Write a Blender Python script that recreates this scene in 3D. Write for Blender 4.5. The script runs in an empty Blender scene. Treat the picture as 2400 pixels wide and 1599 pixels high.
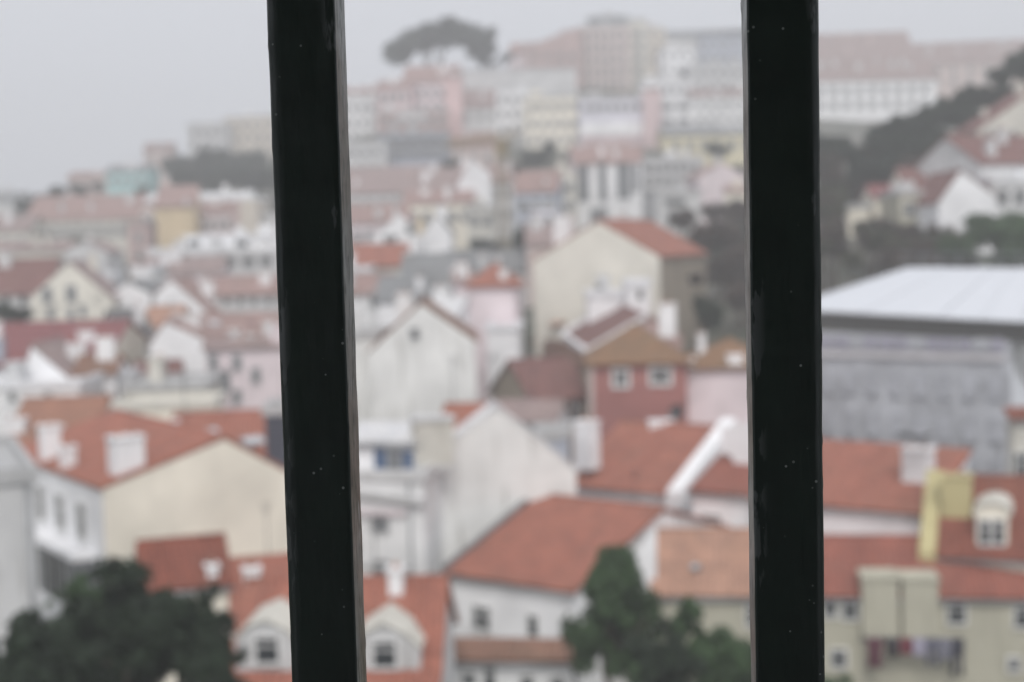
import bpy, bmesh, math, random
import numpy as np
from mathutils import Vector, Matrix, noise as mnoise
from mathutils.bvhtree import BVHTree
random.seed(7)
R = math.radians
SC = bpy.context.scene
COL = SC.collection

# ------------------------------------------------------------------ camera
CZ = 30.0
PITCH, ROLL = 4.06, 1.47
F = 2400 * 50.0 / 36.0
cam = bpy.data.cameras.new('camera')
cam.lens = 50; cam.sensor_width = 36; cam.clip_start = 0.02; cam.clip_end = 3000
cam.dof.use_dof = True; cam.dof.focus_distance = 0.412; cam.dof.aperture_fstop = 13.3
CAM = bpy.data.objects.new('camera', cam); COL.objects.link(CAM)
ROT = (Matrix.Rotation(R(90 - PITCH), 3, 'X') @ Matrix.Rotation(R(-ROLL), 3, 'Z'))
CAM.location = (0, 0, CZ); CAM.rotation_euler = ROT.to_euler()
SC.camera = CAM
CP = Vector((0, 0, CZ))

# ------------------------------------------------------------------ world, sun, exposure
SUN_EL, SUN_AZ = 48, 178        # azimuth measured from +Y clockwise: behind the viewer
world = bpy.data.worlds.new('World'); SC.world = world; world.use_nodes = True
nt = world.node_tree; nt.nodes.clear()
sky = nt.nodes.new('ShaderNodeTexSky'); sky.sky_type = 'NISHITA'; sky.sun_disc = False
sky.sun_elevation = R(SUN_EL); sky.sun_rotation = R(SUN_AZ); sky.dust_density = 6; sky.air_density = 1.5; sky.ozone_density = 1
hs = nt.nodes.new('ShaderNodeHueSaturation'); hs.inputs['Saturation'].default_value = 0.22
mx = nt.nodes.new('ShaderNodeMix'); mx.data_type = 'RGBA'; mx.inputs[0].default_value = 0.85
mx.inputs[7].default_value = (6.2, 6.4, 6.95, 1)       # even cloud cover
bg = nt.nodes.new('ShaderNodeBackground'); bg.inputs['Strength'].default_value = 0.1
wo = nt.nodes.new('ShaderNodeOutputWorld')
L = nt.links
L.new(sky.outputs[0], hs.inputs['Color']); L.new(hs.outputs[0], mx.inputs[6]); L.new(mx.outputs[2], bg.inputs[0]); L.new(bg.outputs[0], wo.inputs[0])
sun = bpy.data.lights.new('sun', 'SUN'); sun.energy = 1.5; sun.angle = R(25); sun.color = (1, 0.97, 0.93)
SUN = bpy.data.objects.new('sun', sun); COL.objects.link(SUN)
sd = Vector((math.sin(R(SUN_AZ)) * math.cos(R(SUN_EL)), math.cos(R(SUN_AZ)) * math.cos(R(SUN_EL)), math.sin(R(SUN_EL))))
SUN.rotation_euler = sd.to_track_quat('Z', 'Y').to_euler(); SUN.location = (0, -20, 90)
SC.view_settings.view_transform = 'Standard'; SC.view_settings.look = 'None'
SC.view_settings.exposure = 0.33; SC.view_settings.gamma = 1
SC.render.engine = 'CYCLES'
SC.cycles.volume_bounces = 1; SC.cycles.max_bounces = 6; SC.cycles.use_denoising = True
HAZE_DENSITY = 0.0016

# ------------------------------------------------------------------ pixel helpers (directions only; distance is given in metres)
def ray(u, v):
    return ROT @ Vector(((u - 1200) / F, (799.5 - v) / F, -1))
def P(u, v, Y):
    d = ray(u, v); return CP + d * (Y / d.y)
def PZ(u, v, z):
    d = ray(u, v); return CP + d * (z / d.z)      # z relative to the eye

# ------------------------------------------------------------------ materials
MATS = {}
def _base(name):
    m = bpy.data.materials.new(name); m.use_nodes = True
    t = m.node_tree; b = t.nodes['Principled BSDF']
    return m, t, b
def ramp(t, p0, c0, p1, c1):
    n = t.nodes.new('ShaderNodeValToRGB')
    n.color_ramp.elements[0].position = p0; n.color_ramp.elements[0].color = (*c0, 1)
    n.color_ramp.elements[1].position = p1; n.color_ramp.elements[1].color = (*c1, 1)
    return n
def mix(t, fac, a, b, mode='MIX'):
    n = t.nodes.new('ShaderNodeMix'); n.data_type = 'RGBA'; n.blend_type = mode
    for s, x in ((0, fac), (6, a), (7, b)):
        if isinstance(x, (int, float)): n.inputs[s].default_value = x
        elif isinstance(x, tuple): n.inputs[s].default_value = (*x[:3], 1)
        else: t.links.new(x, n.inputs[s])
    return n.outputs[2]
def nz(t, scale, detail=4, vec=None, rough=0.55):
    n = t.nodes.new('ShaderNodeTexNoise'); n.inputs['Scale'].default_value = scale
    n.inputs['Detail'].default_value = detail; n.inputs['Roughness'].default_value = rough
    if vec is not None: t.links.new(vec, n.inputs['Vector'])
    return n.outputs['Fac']
def coords(t, scale=(1, 1, 1)):
    c = t.nodes.new('ShaderNodeTexCoord'); m = t.nodes.new('ShaderNodeMapping')
    m.inputs['Scale'].default_value = scale
    oi = t.nodes.new('ShaderNodeObjectInfo')
    t.links.new(c.outputs['Object'], m.inputs['Vector']); t.links.new(oi.outputs['Location'], m.inputs['Location'])
    return m.outputs[0]
def bump(t, b, h, strength, dist=0.02):
    n = t.nodes.new('ShaderNodeBump'); n.inputs['Strength'].default_value = strength; n.inputs['Distance'].default_value = dist
    t.links.new(h, n.inputs['Height']); t.links.new(n.outputs[0], b.inputs['Normal'])
def plaster(name, col, stain=0.25):
    if name in MATS: return MATS[name]
    m, t, b = _base(name)
    f = nz(t, 0.35, 5, coords(t))
    s = nz(t, 1.0, 5, coords(t, (1.6, 1.6, 0.22)))
    r1 = ramp(t, 0.35, tuple(c * 0.86 for c in col), 0.65, tuple(min(1, c * 1.06) for c in col))
    t.links.new(f, r1.inputs[0])
    r2 = ramp(t, 0.56, (0, 0, 0), 0.76, (stain * 1.8,) * 3); t.links.new(s, r2.inputs[0])
    pt = ramp(t, .60, (0, 0, 0), .66, (stain * .55,) * 3); t.links.new(nz(t, .75, 6, coords(t), .65), pt.inputs[0])
    dirt = tuple(0.45 * c + 0.02 for c in (col[0], col[1] * 0.98, col[2] * 0.92))
    t.links.new(mix(t, r2.outputs[0], mix(t, pt.outputs[0], r1.outputs[0], tuple(c * .62 for c in col)), dirt), b.inputs['Base Color'])
    b.inputs['Roughness'].default_value = 0.9; b.inputs['Specular IOR Level'].default_value = 0.2
    bump(t, b, nz(t, 9, 4, coords(t)), 0.25, 0.02)
    MATS[name] = m; return m
def tiles(name, col, axis='X', moss=0.25):
    key = name + axis
    if key in MATS: return MATS[key]
    m, t, b = _base(key)
    v = coords(t)
    w = t.nodes.new('ShaderNodeTexWave'); w.bands_direction = axis; w.inputs['Scale'].default_value = 1.25
    w.inputs['Distortion'].default_value = 0.6; w.inputs['Detail'].default_value = 1
    w2 = t.nodes.new('ShaderNodeTexWave'); w2.bands_direction = 'Y' if axis == 'X' else 'X'; w2.inputs['Scale'].default_value = 0.8
    w2.wave_profile = 'SAW'; w2.inputs['Distortion'].default_value = 0.8
    t.links.new(v, w.inputs['Vector']); t.links.new(v, w2.inputs['Vector'])
    n1 = nz(t, 0.5, 6, v); n2 = nz(t, 5.5, 3, v)
    r1 = ramp(t, 0.32, tuple(c * 0.72 for c in col), 0.7, tuple(min(1, c * 1.22) for c in col)); t.links.new(n2, r1.inputs[0])
    r2 = ramp(t, 0.5, (0, 0, 0), 0.75, (moss,) * 3); t.links.new(n1, r2.inputs[0])
    r4 = ramp(t, .3, (.78, .78, .80), .7, (1.2, 1.17, 1.12)); t.links.new(nz(t, 1.1, 5, v, .7), r4.inputs[0])
    c1 = mix(t, r2.outputs[0], mix(t, 1.0, r1.outputs[0], r4.outputs[0], 'MULTIPLY'), (0.13, 0.11, 0.07))
    r3 = ramp(t, 0.0, (0.84,) * 3, 0.5, (1, 1, 1)); t.links.new(w.outputs['Fac'], r3.inputs[0])
    t.links.new(mix(t, 1.0, c1, r3.outputs[0], 'MULTIPLY'), b.inputs['Base Color'])
    b.inputs['Roughness'].default_value = 0.8
    a = t.nodes.new('ShaderNodeMath'); a.operation = 'MULTIPLY_ADD'; a.inputs[1].default_value = 0.4
    t.links.new(w2.outputs['Fac'], a.inputs[0]); t.links.new(w.outputs['Fac'], a.inputs[2])
    bump(t, b, a.outputs[0], 0.7, 0.06)
    MATS[key] = m; return m
def simple(name, col, rough=0.6, metal=0, spec=0.4, var=0.15, scale=3):
    if name in MATS: return MATS[name]
    m, t, b = _base(name)
    r1 = ramp(t, 0.3, tuple(c * (1 - var) for c in col), 0.7, tuple(min(1, c * (1 + var)) for c in col))
    t.links.new(nz(t, scale, 4, coords(t)), r1.inputs[0]); t.links.new(r1.outputs[0], b.inputs['Base Color'])
    b.inputs['Roughness'].default_value = rough; b.inputs['Metallic'].default_value = metal; b.inputs['Specular IOR Level'].default_value = spec
    MATS[name] = m; return m
def leafmat(name, col):
    if name in MATS: return MATS[name]
    m, t, b = _base(name)
    r1 = ramp(t, 0.3, tuple(c * 0.55 for c in col), 0.72, tuple(c * 1.6 for c in col))
    t.links.new(nz(t, 2.2, 4, coords(t)), r1.inputs[0]); t.links.new(r1.outputs[0], b.inputs['Base Color'])
    b.inputs['Roughness'].default_value = 0.65; b.inputs['Specular IOR Level'].default_value = 0.25
    MATS[name] = m; return m

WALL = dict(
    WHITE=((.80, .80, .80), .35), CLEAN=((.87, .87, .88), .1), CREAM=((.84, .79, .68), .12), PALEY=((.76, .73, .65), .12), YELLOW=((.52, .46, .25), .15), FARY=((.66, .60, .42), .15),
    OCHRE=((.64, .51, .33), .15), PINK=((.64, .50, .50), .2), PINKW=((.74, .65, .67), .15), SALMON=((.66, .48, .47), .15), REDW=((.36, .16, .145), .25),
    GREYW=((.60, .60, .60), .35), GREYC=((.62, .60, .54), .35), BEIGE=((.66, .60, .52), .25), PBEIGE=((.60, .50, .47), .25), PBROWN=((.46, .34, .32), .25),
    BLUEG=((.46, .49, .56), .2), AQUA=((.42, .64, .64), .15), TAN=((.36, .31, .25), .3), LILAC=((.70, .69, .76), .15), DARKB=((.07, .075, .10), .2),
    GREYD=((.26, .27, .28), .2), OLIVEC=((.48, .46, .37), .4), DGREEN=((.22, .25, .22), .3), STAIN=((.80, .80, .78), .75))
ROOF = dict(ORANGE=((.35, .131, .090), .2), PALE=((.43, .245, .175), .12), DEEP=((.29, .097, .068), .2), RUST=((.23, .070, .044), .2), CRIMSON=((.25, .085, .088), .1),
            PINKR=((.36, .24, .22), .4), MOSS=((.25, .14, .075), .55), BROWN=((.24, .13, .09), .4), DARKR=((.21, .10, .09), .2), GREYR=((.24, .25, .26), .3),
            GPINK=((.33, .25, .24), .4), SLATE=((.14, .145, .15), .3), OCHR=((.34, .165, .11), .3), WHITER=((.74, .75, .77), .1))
def wm(k): return plaster('plaster_' + k.lower(), *WALL[k])
def rm(k, axis='X'): return tiles('rooftile_' + k.lower() + '_', ROOF[k][0], axis, ROOF[k][1])
GLASS = simple('window_glass', (.035, .04, .045), 0.12, 0, 0.5)
GLASSL = simple('window_glass_pale', (.16, .17, .18), 0.2, 0, 0.5)
FRAMEW = simple('window_frame_white', (.70, .70, .69), 0.5)
FRAMEG = simple('window_frame_grey', (.42, .42, .42), 0.5)
METAL = simple('galvanised_metal', (.30, .31, .32), 0.45, 0.6)
DARKM = simple('dark_metal', (.05, .05, .055), 0.5, 0.3)
BARK = simple('bark', (.10, .08, .065), 0.9)
BLUES = simple('blue_shutter_paint', (.05, .10, .20), 0.5)

# ------------------------------------------------------------------ mesh helpers
def link(o, parent=None):
    COL.objects.link(o)
    if parent is not None: o.parent = parent
    return o
def mesh(name, verts, faces, mats, parent=None, mi=None, loc=None, smooth=False):
    me = bpy.data.meshes.new(name); me.from_pydata([tuple(v) for v in verts], [], faces)
    for m in (mats if isinstance(mats, (list, tuple)) else [mats]): me.materials.append(m)
    if mi: me.polygons.foreach_set('material_index', mi)
    if smooth: me.polygons.foreach_set('use_smooth', [True] * len(me.polygons))
    me.update()
    o = bpy.data.objects.new(name, me)
    if loc is not None: o.location = loc
    return link(o, parent)
class MB:
    def __init__(s): s.v = []; s.f = []; s.m = []
    def poly(s, pts, mi=0):
        b = len(s.v); s.v += [tuple(p) for p in pts]; s.f.append(tuple(range(b, b + len(pts)))); s.m.append(mi)
    def box(s, x0, x1, y0, y1, z0, z1, mi=0):
        p = [(x0, y0, z0), (x1, y0, z0), (x1, y1, z0), (x0, y1, z0), (x0, y0, z1), (x1, y0, z1), (x1, y1, z1), (x0, y1, z1)]
        b = len(s.v); s.v += p
        for q in ((0, 3, 2, 1), (4, 5, 6, 7), (0, 1, 5, 4), (1, 2, 6, 5), (2, 3, 7, 6), (3, 0, 4, 7)):
            s.f.append(tuple(b + i for i in q)); s.m.append(mi)
    def prism(s, front, vec, mi=0):          # closed prism: polygon swept by vec
        n = len(front); b = len(s.v); vec = Vector(vec)
        s.v += [tuple(p) for p in front] + [tuple(Vector(p) + vec) for p in front]
        s.f.append(tuple(b + i for i in range(n))); s.f.append(tuple(b + n + i for i in reversed(range(n))))
        for i in range(n):
            j = (i + 1) % n; s.f.append((b + i, b + n + i, b + n + j, b + j))
        s.m += [mi] * (n + 2)
    def slab(s, a, b_, c, d, th=0.16, corr=0):   # a,b eave left/right, c,d ridge right/left; top faces up
        a, b_, c, d = map(Vector, (a, b_, c, d))
        n = (b_ - a).cross(d - a)
        if n.length < 1e-9: n = (b_ - a).cross(c - a)
        n.normalize()
        if n.z < 0: n = -n
        if not corr:
            s.prism([a, b_, c, d], n * th); return
        nseg = max(4, int((b_ - a).length / corr * 4)); i0 = len(s.v)
        for i in range(nseg + 1):
            k = i / nseg; lift = th + 0.035 * abs(math.sin(i / 4 * math.pi))
            lo = a.lerp(b_, k); hi = d.lerp(c, k)
            s.v += [tuple(lo + n * lift), tuple(hi + n * lift)]
        for i in range(nseg):
            q = i0 + 2 * i; s.f.append((q, q + 2, q + 3, q + 1)); s.m.append(0)
        s.prism([a, b_, c, d], n * (th - 0.01))
    def tube(s, p, q, r0, r1=None, n=6, mi=0):
        p, q = Vector(p), Vector(q); r1 = r0 if r1 is None else r1
        d = (q - p).normalized(); x = d.orthogonal().normalized(); y = d.cross(x); b = len(s.v)
        for i in range(n):
            a = 2 * math.pi * i / n; e = x * math.cos(a) + y * math.sin(a)
            s.v += [tuple(p + e * r0), tuple(q + e * r1)]
        for i in range(n):
            j = (i + 1) % n; s.f.append((b + 2 * i, b + 2 * j, b + 2 * j + 1, b + 2 * i + 1)); s.m.append(mi)
        s.f.append(tuple(b + 2 * i for i in reversed(range(n)))); s.f.append(tuple(b + 2 * i + 1 for i in range(n))); s.m += [mi, mi]
    def build(s, name, mats, parent=None, loc=None, smooth=False):
        return mesh(name, s.v, s.f, mats, parent, s.m if isinstance(mats, (list, tuple)) else None, loc, smooth)
def tag(o, label=None, cat=None, group=None, kind=None):
    if label: o['label'] = label
    if cat: o['category'] = cat
    if group: o['group'] = group
    if kind: o['kind'] = kind
    return o
def empty(name, loc, rz=0):
    o = bpy.data.objects.new(name, None); o.empty_display_size = 0.3
    o.location = loc; o.rotation_euler = (0, 0, rz); COL.objects.link(o); return o

# ------------------------------------------------------------------ houses: table first, then terrain, then the meshes
HOUSES = []
def H(label, A, u1, wall, roof=None, rt='flat', yaw=0, name='house', cat='house', **k):
    h = dict(label=label, name=name, cat=cat, wall=wall, roof=roof, rt=rt, **k)
    u0, v0, Y = A; du = u1 - u0
    if Y > 150 and yaw == 0: yaw = (hash((u0 * 7 + v0 * 3) % 101) % 17) - 8      # the old streets are never parallel
    if rt != 'gable' and abs(yaw) <= 8:                  # rows of houses run on behind the two bars
        if 640 < u1 < 735: u1 = 752
        if 780 <= u0 <= 850: u0 = 742
        if 1740 <= u1 <= 1800 and Y > 85: u1 = 1842
        if 1885 <= u0 <= 1930: u0 = 1832
        if 'grid' in k: h['grid'] = (max(1, round(k['grid'][0] * (u1 - u0) / du)),) + tuple(k['grid'][1:])
    a = P(u0, v0, Y); xd = Vector((math.cos(R(yaw)), math.sin(R(yaw)), 0)); yd = Vector((-xd.y, xd.x, 0))
    d = ray(u1, v0)
    # a + s*xd  lies on the vertical plane of the ray d
    s = (a.x * d.y - a.y * d.x) / (xd.y * d.x - xd.x * d.y)
    h.update(a=a, xd=xd, yd=yd, W=abs(s), yaw=yaw, Y=Y, near=Y < 85)
    def fp(u, v, off=0.0):                       # pixel -> (x, z) on the plane parallel to the front, off metres behind it
        dd = ray(u, v); n = yd; p0 = a + yd * off
        t = (p0 - CP).dot(n) / dd.dot(n); q = CP + dd * t - a
        return q.dot(xd), q.z
    h['fp'] = fp
    if rt in ('side', 'hip', 'shed'):
        if 'r' not in h:
            pt = math.tan(R(h.get('pitch', 24))); um = (u0 + u1) / 2
            # walk back until the pixel row of the rising slope reaches vr
            r = 0.5
            xm = h['W'] / 2
            while r < 14:
                q = a + xd * xm + yd * r; z = a.z + r * pt
                w = ROT.transposed() @ (Vector((q.x, q.y, z)) - CP)
                if 799.5 + F * w.y / w.z <= h['vr']: break
                r += 0.1
            h['r'] = r; h['rise'] = r * pt
        if 'D' not in h: h['D'] = h['r'] if rt == 'shed' else 2 * h['r']
    elif rt == 'gable':
        h['apexl'] = fp(*h['apex']); h['ER'] = fp(u1, h['vR'])[1] if 'vR' in h else 0.0
    h.setdefault('D', 9)
    HOUSES.append(h); return h

exec_table = []
# ---- front rows
H('pale grey rendered house end with full height drainpipe left of the cream gable', (-60, 1122, 47), 78, 'GREYW', 'GREYR', yaw=24, D=9, h=12, pipes=[65])
H('large cream gable house with orange tiled roof and white balcony side', (240, 1148, 58), 726, 'CREAM', 'ORANGE', 'gable', yaw=35, apex=(526, 1030), vR=1135, D=13.5, h=9, wl='CLEAN',
  gridL=(4, 1, 1.0, 1.5, 1.0, 3, .1, .95), chimneys=[(305, 1022, 74, 80, 4.5), (122, 995, 44, 78, 9), (163, 1045, 34, 48, 8)], balconyL=(1.2, 10.5, -5.2, -3.1))
H('white house with orange roof and grey skylights behind the cream gable', (395, 1078, 73), 672, 'WHITE', 'ORANGE', 'side', yaw=6, vr=972, h=8, skylights=[(480, 1024, 80, 26), (592, 1040, 60, 24)], chimneys=[(405, 985, 26, 40, 3)])
H('white house with ochre stained orange roof above the grey house end', (15, 1048, 82), 218, 'WHITE', 'OCHR', 'side', yaw=4, vr=938, h=7, chimneys=[(35, 980, 50, 85, 1.5), (120, 1000, 50, 80, 1)])
H('dark slate blue clad stair tower beside the orange roofs', (620, 962, 69), 676, 'DARKB', 'GREYR', D=3, h=10, cat='tower', name='stair_tower')
H('small cream house with rust red hipped roof in front of the cream gable', (345, 1388, 47), 535, 'CREAM', 'RUST', 'side', yaw=18, vr=1276, pitch=30, h=4, chimneys=[(498, 1322, 26, 26, .8)])
H('house with orange roof and two white gabled dormers', (535, 1625, 44), 1020, 'WHITE', 'ORANGE', 'side', yaw=-2, vr=1368, pitch=33, h=5,
  dormers=[([(553, 1572), (553, 1500), (580, 1470), (624, 1455), (672, 1478), (690, 1500), (690, 1572)], .5, 3.2, 'GREYW', [(627, 1523, 56, 58)]),
           ([(845, 1580), (845, 1490), (898, 1462), (952, 1488), (985, 1520), (985, 1580)], .5, 3.2, 'GREYW', [(902, 1533, 52, 60)])], chimneys=[(928, 1330, 36, 62, 4.2)])
H('orange roofed house with white chimney rising behind the dormers', (535, 1450, 54), 740, 'WHITE', 'ORANGE', 'side', yaw=14, vr=1318, pitch=30, h=6, chimneys=[(592, 1330, 40, 46, .8)])
H('white corner house with grey cornices and roof terrace', (800, 1112, 66), 992, 'WHITE', 'GREYW', yaw=-12, D=6, h=12, wins=[(892, 1225, 34, 44), (892, 1335, 34, 44)], grey_glass=True,
  prisms=[('cornice', [(820, 1146), (992, 1172), (992, 1186), (820, 1160)], -.35, .33, 'GREYW'), ('cornice', [(820, 1196), (950, 1200), (950, 1210), (820, 1207)], -.2, .18, 'PINKW'), ('string_course', [(820, 1320), (960, 1328), (960, 1336), (820, 1328)], -.12, .1, 'GREYW')], pipes=[962])
H('white roof storey with blue shutters beside the cream chimney block', (815, 1040, 67.4), 980, 'CLEAN', 'WHITER', 'shed', yaw=-12, vr=1022, pitch=12, D=2.5, h=6, wins=[(925, 1080, 34, 50)], grey_glass=True,
  shutters=[(892, 1077, 28, 54), (957, 1082, 24, 52)])
H('small house with orange roof corner behind the cream chimney block', (1020, 1030, 73), 1124, 'WHITE', 'ORANGE', 'side', yaw=-14, vr=955, pitch=28, chimneys=[], h=6)
H('tall white gable wall with grey rain stains', (985, 1100, 68), 1350, 'STAIN', 'WHITER', 'gable', yaw=14, apex=(1165, 957), vR=1105, D=1.2, h=15, chimneys=[], prisms=[('chimney_block', [(975, 1092), (975, 990), (1063, 986), (1063, 1090)], -1.5, 1.45, 'GREYC'), ('chimney_block_cap', [(970, 990), (970, 982), (1068, 978), (1068, 986)], -1.6, 1.5, 'GREYW'), ('corbel', [(975, 1104), (975, 1092), (1064, 1090), (1064, 1102)], -1.55, 1.5, 'GREYW')])
H('white house with big orange roof and grey flashed verge', (1055, 1346, 64), 1342, 'CLEAN', 'ORANGE', 'side', yaw=-37, r=7.4, rise=2.35, h=9, wins=[(1130, 1448, 50, 56), (1250, 1467, 30, 52), (1328, 1482, 32, 62)], verge=True)
H('low white house with faded lean-to tile roof', (1005, 1548, 52), 1350, 'WHITE', 'BROWN', 'shed', yaw=-8, vr=1510, pitch=14, h=6, wins=[(1100, 1592, 36, 32), (1148, 1590, 26, 60), (1236, 1600, 32, 30), (1305, 1604, 32, 30)], chimneys=[(1030, 1480, 45, 50, .2)])
H('house with broad orange roof, white chimney and white sloping parapet', (1335, 1140, 80), 1566, 'CLEAN', 'ORANGE', 'side', yaw=-36, r=6, rise=2.9, h=8, chimneys=[(1374, 985, 50, 90, .8)], parapetR=True)
H('short orange roof between white parapets', (1622, 1152, 72), 1785, 'CLEAN', 'DEEP', 'side', yaw=-36, r=4.5, rise=1.7, h=7, wins=[(1668, 1222, 48, 28)], prisms=[('gable_parapet', [(1690, 1002), (1780, 985), (1780, 1104), (1722, 1095), (1714, 1068), (1690, 1062)], 2.6, .4, 'CLEAN')])
H('white house with long orange roof and white chimney pot cowl', (1772, 1172, 69), 2168, 'CLEAN', 'ORANGE', 'shed', yaw=-36, r=6, rise=2.1, h=8, chimneys=[(2146, 1050, 66, 80, 1.4)], cowl=(2146, 1050, 1.4))
H('cream house with pale orange roof and white firewall', (1534, 1396, 60), 1776, 'OLIVEC', 'PALE', 'side', yaw=-8, vr=1250, pitch=27, h=7, wins=[(1765, 1440, 30, 50)], prisms=[('firewall', [(1478, 1420), (1488, 1300), (1538, 1232), (1538, 1420)], .7, .5, 'CLEAN')], skylights=[(1632, 1336, 22, 14)])
H('long cream house with red brown roof, twin oriel boxes and washing line', (1776, 1397, 60), 2500, 'OLIVEC', 'DEEP', 'side', yaw=-8, vr=1266, pitch=27, h=9,
  wins=[(1992, 1430, 36, 40), (1945, 1425, 26, 40), (2242, 1437, 38, 44), (2396, 1446, 34, 44), (1966, 1542, 36, 40), (2376, 1556, 26, 30)],
  prisms=[('oriel', [(2022, 1492), (2022, 1358), (2106, 1358), (2106, 1492)], -.45, 1.5, 'OLIVEC'), ('oriel', [(2116, 1495), (2116, 1362), (2200, 1362), (2200, 1495)], -.45, 1.5, 'OLIVEC'),
          ('oriel_roof', [(2018, 1360), (2018, 1352), (2110, 1352), (2110, 1360)], -.52, 1.6, 'OLIVEC'), ('oriel_roof', [(2113, 1364), (2113, 1355), (2204, 1356), (2204, 1364)], -.52, 1.6, 'OLIVEC')])
H('red roofed house with arched cream dormer and yellow chimney', (2188, 1304, 61), 2500, 'CREAM', 'RUST', 'side', yaw=-21, vr=1128, pitch=34, h=6,
  dormers=[([(2288, 1288), (2288, 1212), (2282, 1205), (2290, 1192), (2308, 1184), (2328, 1181), (2348, 1185), (2362, 1194), (2370, 1208), (2362, 1214), (2362, 1288)], .5, 2.6, 'CREAM', [(2309, 1247, 20, 54), (2340, 1247, 20, 54)])],
  ychimney=(2242, 1112, 68, 72, 2.2), yparapet=True)
H('narrow cream house with red eave at the end of the sheeted scaffold', (2374, 985, 80), 2500, 'GREYC', 'RUST', 'shed', vr=962, h=9, wins=[(2394, 1095, 32, 66)])
# ---- middle rows
H('brick red house with mossy hipped roof and two white framed windows', (1385, 856, 90), 1610, 'REDW', 'MOSS', 'hip', yaw=-2, vr=768, pitch=27, h=7, wins=[(1455, 886, 46, 50), (1548, 881, 62, 50)], bold=True, prisms=[('quoin', [(1380, 1000), (1380, 858), (1392, 858), (1392, 1000)], -.06, .1, 'PBEIGE')], chimneys=[(1563, 712, 40, 56, 4)])
H('pale pink house with mossy hipped roof beside the brick red house', (1603, 866, 91), 1775, 'PINKW', 'MOSS', 'hip', yaw=-3, vr=800, pitch=24, h=7, chimneys=[(1645, 782, 18, 46, 2), (1612, 840, 30, 16, .2), (1724, 832, 36, 20, .6)])
H('house with dark brown lean roof left of the brick red house', (1245, 938, 95), 1380, 'TAN', 'DARKR', 'side', yaw=24, vr=846, pitch=34, h=5, chimneys=[], wins=[(1348, 962, 28, 60)])
H('grey tiled low house above the white gable wall', (1125, 990, 84), 1300, 'GREYW', 'GPINK', 'side', yaw=-14, vr=945, h=5)
H('blue grey roof room between white gable and white chimney', (1262, 1018, 78), 1332, 'BLUEG', 'GREYR', D=3, h=5, cat='roof room', name='roof_room', wins=[(1290, 1022, 24, 18)])
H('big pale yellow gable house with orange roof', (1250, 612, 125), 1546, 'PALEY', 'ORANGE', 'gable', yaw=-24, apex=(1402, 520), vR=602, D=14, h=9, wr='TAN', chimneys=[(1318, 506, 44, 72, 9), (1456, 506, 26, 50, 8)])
H('small white annex at the foot of the yellow gable', (1378, 690, 116), 1474, 'CLEAN', 'WHITER', D=4, h=4, wins=[(1405, 672, 20, 12)])
H('white boxy annex with dark vents under the yellow gable', (1470, 664, 114), 1523, 'CLEAN', 'WHITER', D=4, h=6, wins=[(1500, 690, 14, 20)])
H('narrow pink tower house with red hipped roof', (1098, 674, 114), 1208, 'PINKW', 'ORANGE', 'hip', yaw=-6, vr=624, pitch=32, h=11, chimneys=[(1180, 632, 20, 22, .8)])
H('white lower house against the pink tower house', (1142, 768, 109), 1216, 'CLEAN', 'WHITER', yaw=-4, D=5, h=8)
H('rosy rendered side house touching the pink tower', (1064, 660, 118), 1104, 'PINKW', 'PINKR', 'side', vr=640, h=10)
H('big white stained gable house with small attic window', (868, 824, 95), 1114, 'STAIN', 'BROWN', 'gable', yaw=2, apex=(987, 713), vR=800, D=10, h=9, wins=[(972, 782, 20, 24)], skylights=[])
H('white house wall left of the stained gable', (790, 788, 99), 884, 'STAIN', 'GREYR', yaw=-4, D=6, h=10)
H('white house with reddish verge above the stained gable', (790, 692, 118), 912, 'WHITE', 'PINKR', 'side', vr=648, h=8, wins=[(880, 700, 22, 40)])
H('white attic house with grey roof behind the stained gable', (885, 706, 116), 1004, 'CLEAN', 'GREYR', 'side', vr=652, h=8)
H('small white roof slab house right of the stained gable', (1000, 742, 112), 1066, 'CLEAN', 'WHITER', 'side', yaw=-20, vr=702, h=6)
H('grey slate roofed house in the hollow', (940, 706, 128), 1092, 'GREYD', 'GREYR', 'side', vr=600, pitch=36, h=6)
H('broad grey roof below the crane', (1050, 640, 152), 1262, 'GREYW', 'GREYR', 'side', vr=590, pitch=22, h=5)
H('white house with faded orange roof near the left bar', (850, 628, 140), 962, 'GREYC', 'ORANGE', 'side', yaw=8, vr=578, h=7, chimneys=[(955, 590, 14, 24, 1)])
H('white flat roofed house against the left bar', (790, 632, 136), 866, 'WHITE', 'WHITER', D=6, h=8)
H('white house with rosy tiled roof on the slope', (815, 524, 186), 965, 'PINKW', 'PINKR', 'side', yaw=10, vr=480, h=7, grid=(5, 1, .9, 1.6, 1.0, 3))
H('white arched gable house on the slope', (868, 566, 166), 1002, 'CLEAN', 'WHITER', 'gable', apex=(936, 505), vR=556, D=8, h=7, wins=[(962, 536, 18, 24), (915, 560, 30, 16)])
H('bright white rounded gable house beside ochre strip', (996, 540, 164), 1056, 'CLEAN', 'GREYR', 'gable', apex=(1024, 506), vR=545, D=7, h=8, prisms=[('ochre_strip', [(978, 550), (978, 512), (990, 512), (990, 550)], -.05, .3, 'OCHRE')])
H('bright white steep gable house facing the valley', (1072, 432, 205), 1150, 'CLEAN', 'PINKR', 'gable', apex=(1106, 372), vR=408, D=10, h=7)
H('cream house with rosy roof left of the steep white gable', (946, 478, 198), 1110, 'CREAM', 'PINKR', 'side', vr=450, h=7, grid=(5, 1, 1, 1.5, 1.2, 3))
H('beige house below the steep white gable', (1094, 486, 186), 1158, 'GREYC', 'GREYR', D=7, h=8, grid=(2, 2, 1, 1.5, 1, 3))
H('grey house right of the steep white gable', (1148, 428, 210), 1204, 'GREYW', 'GPINK', 'side', vr=385, pitch=35, h=9, grid=(2, 2, .9, 1.4, 1, 3))
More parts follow.
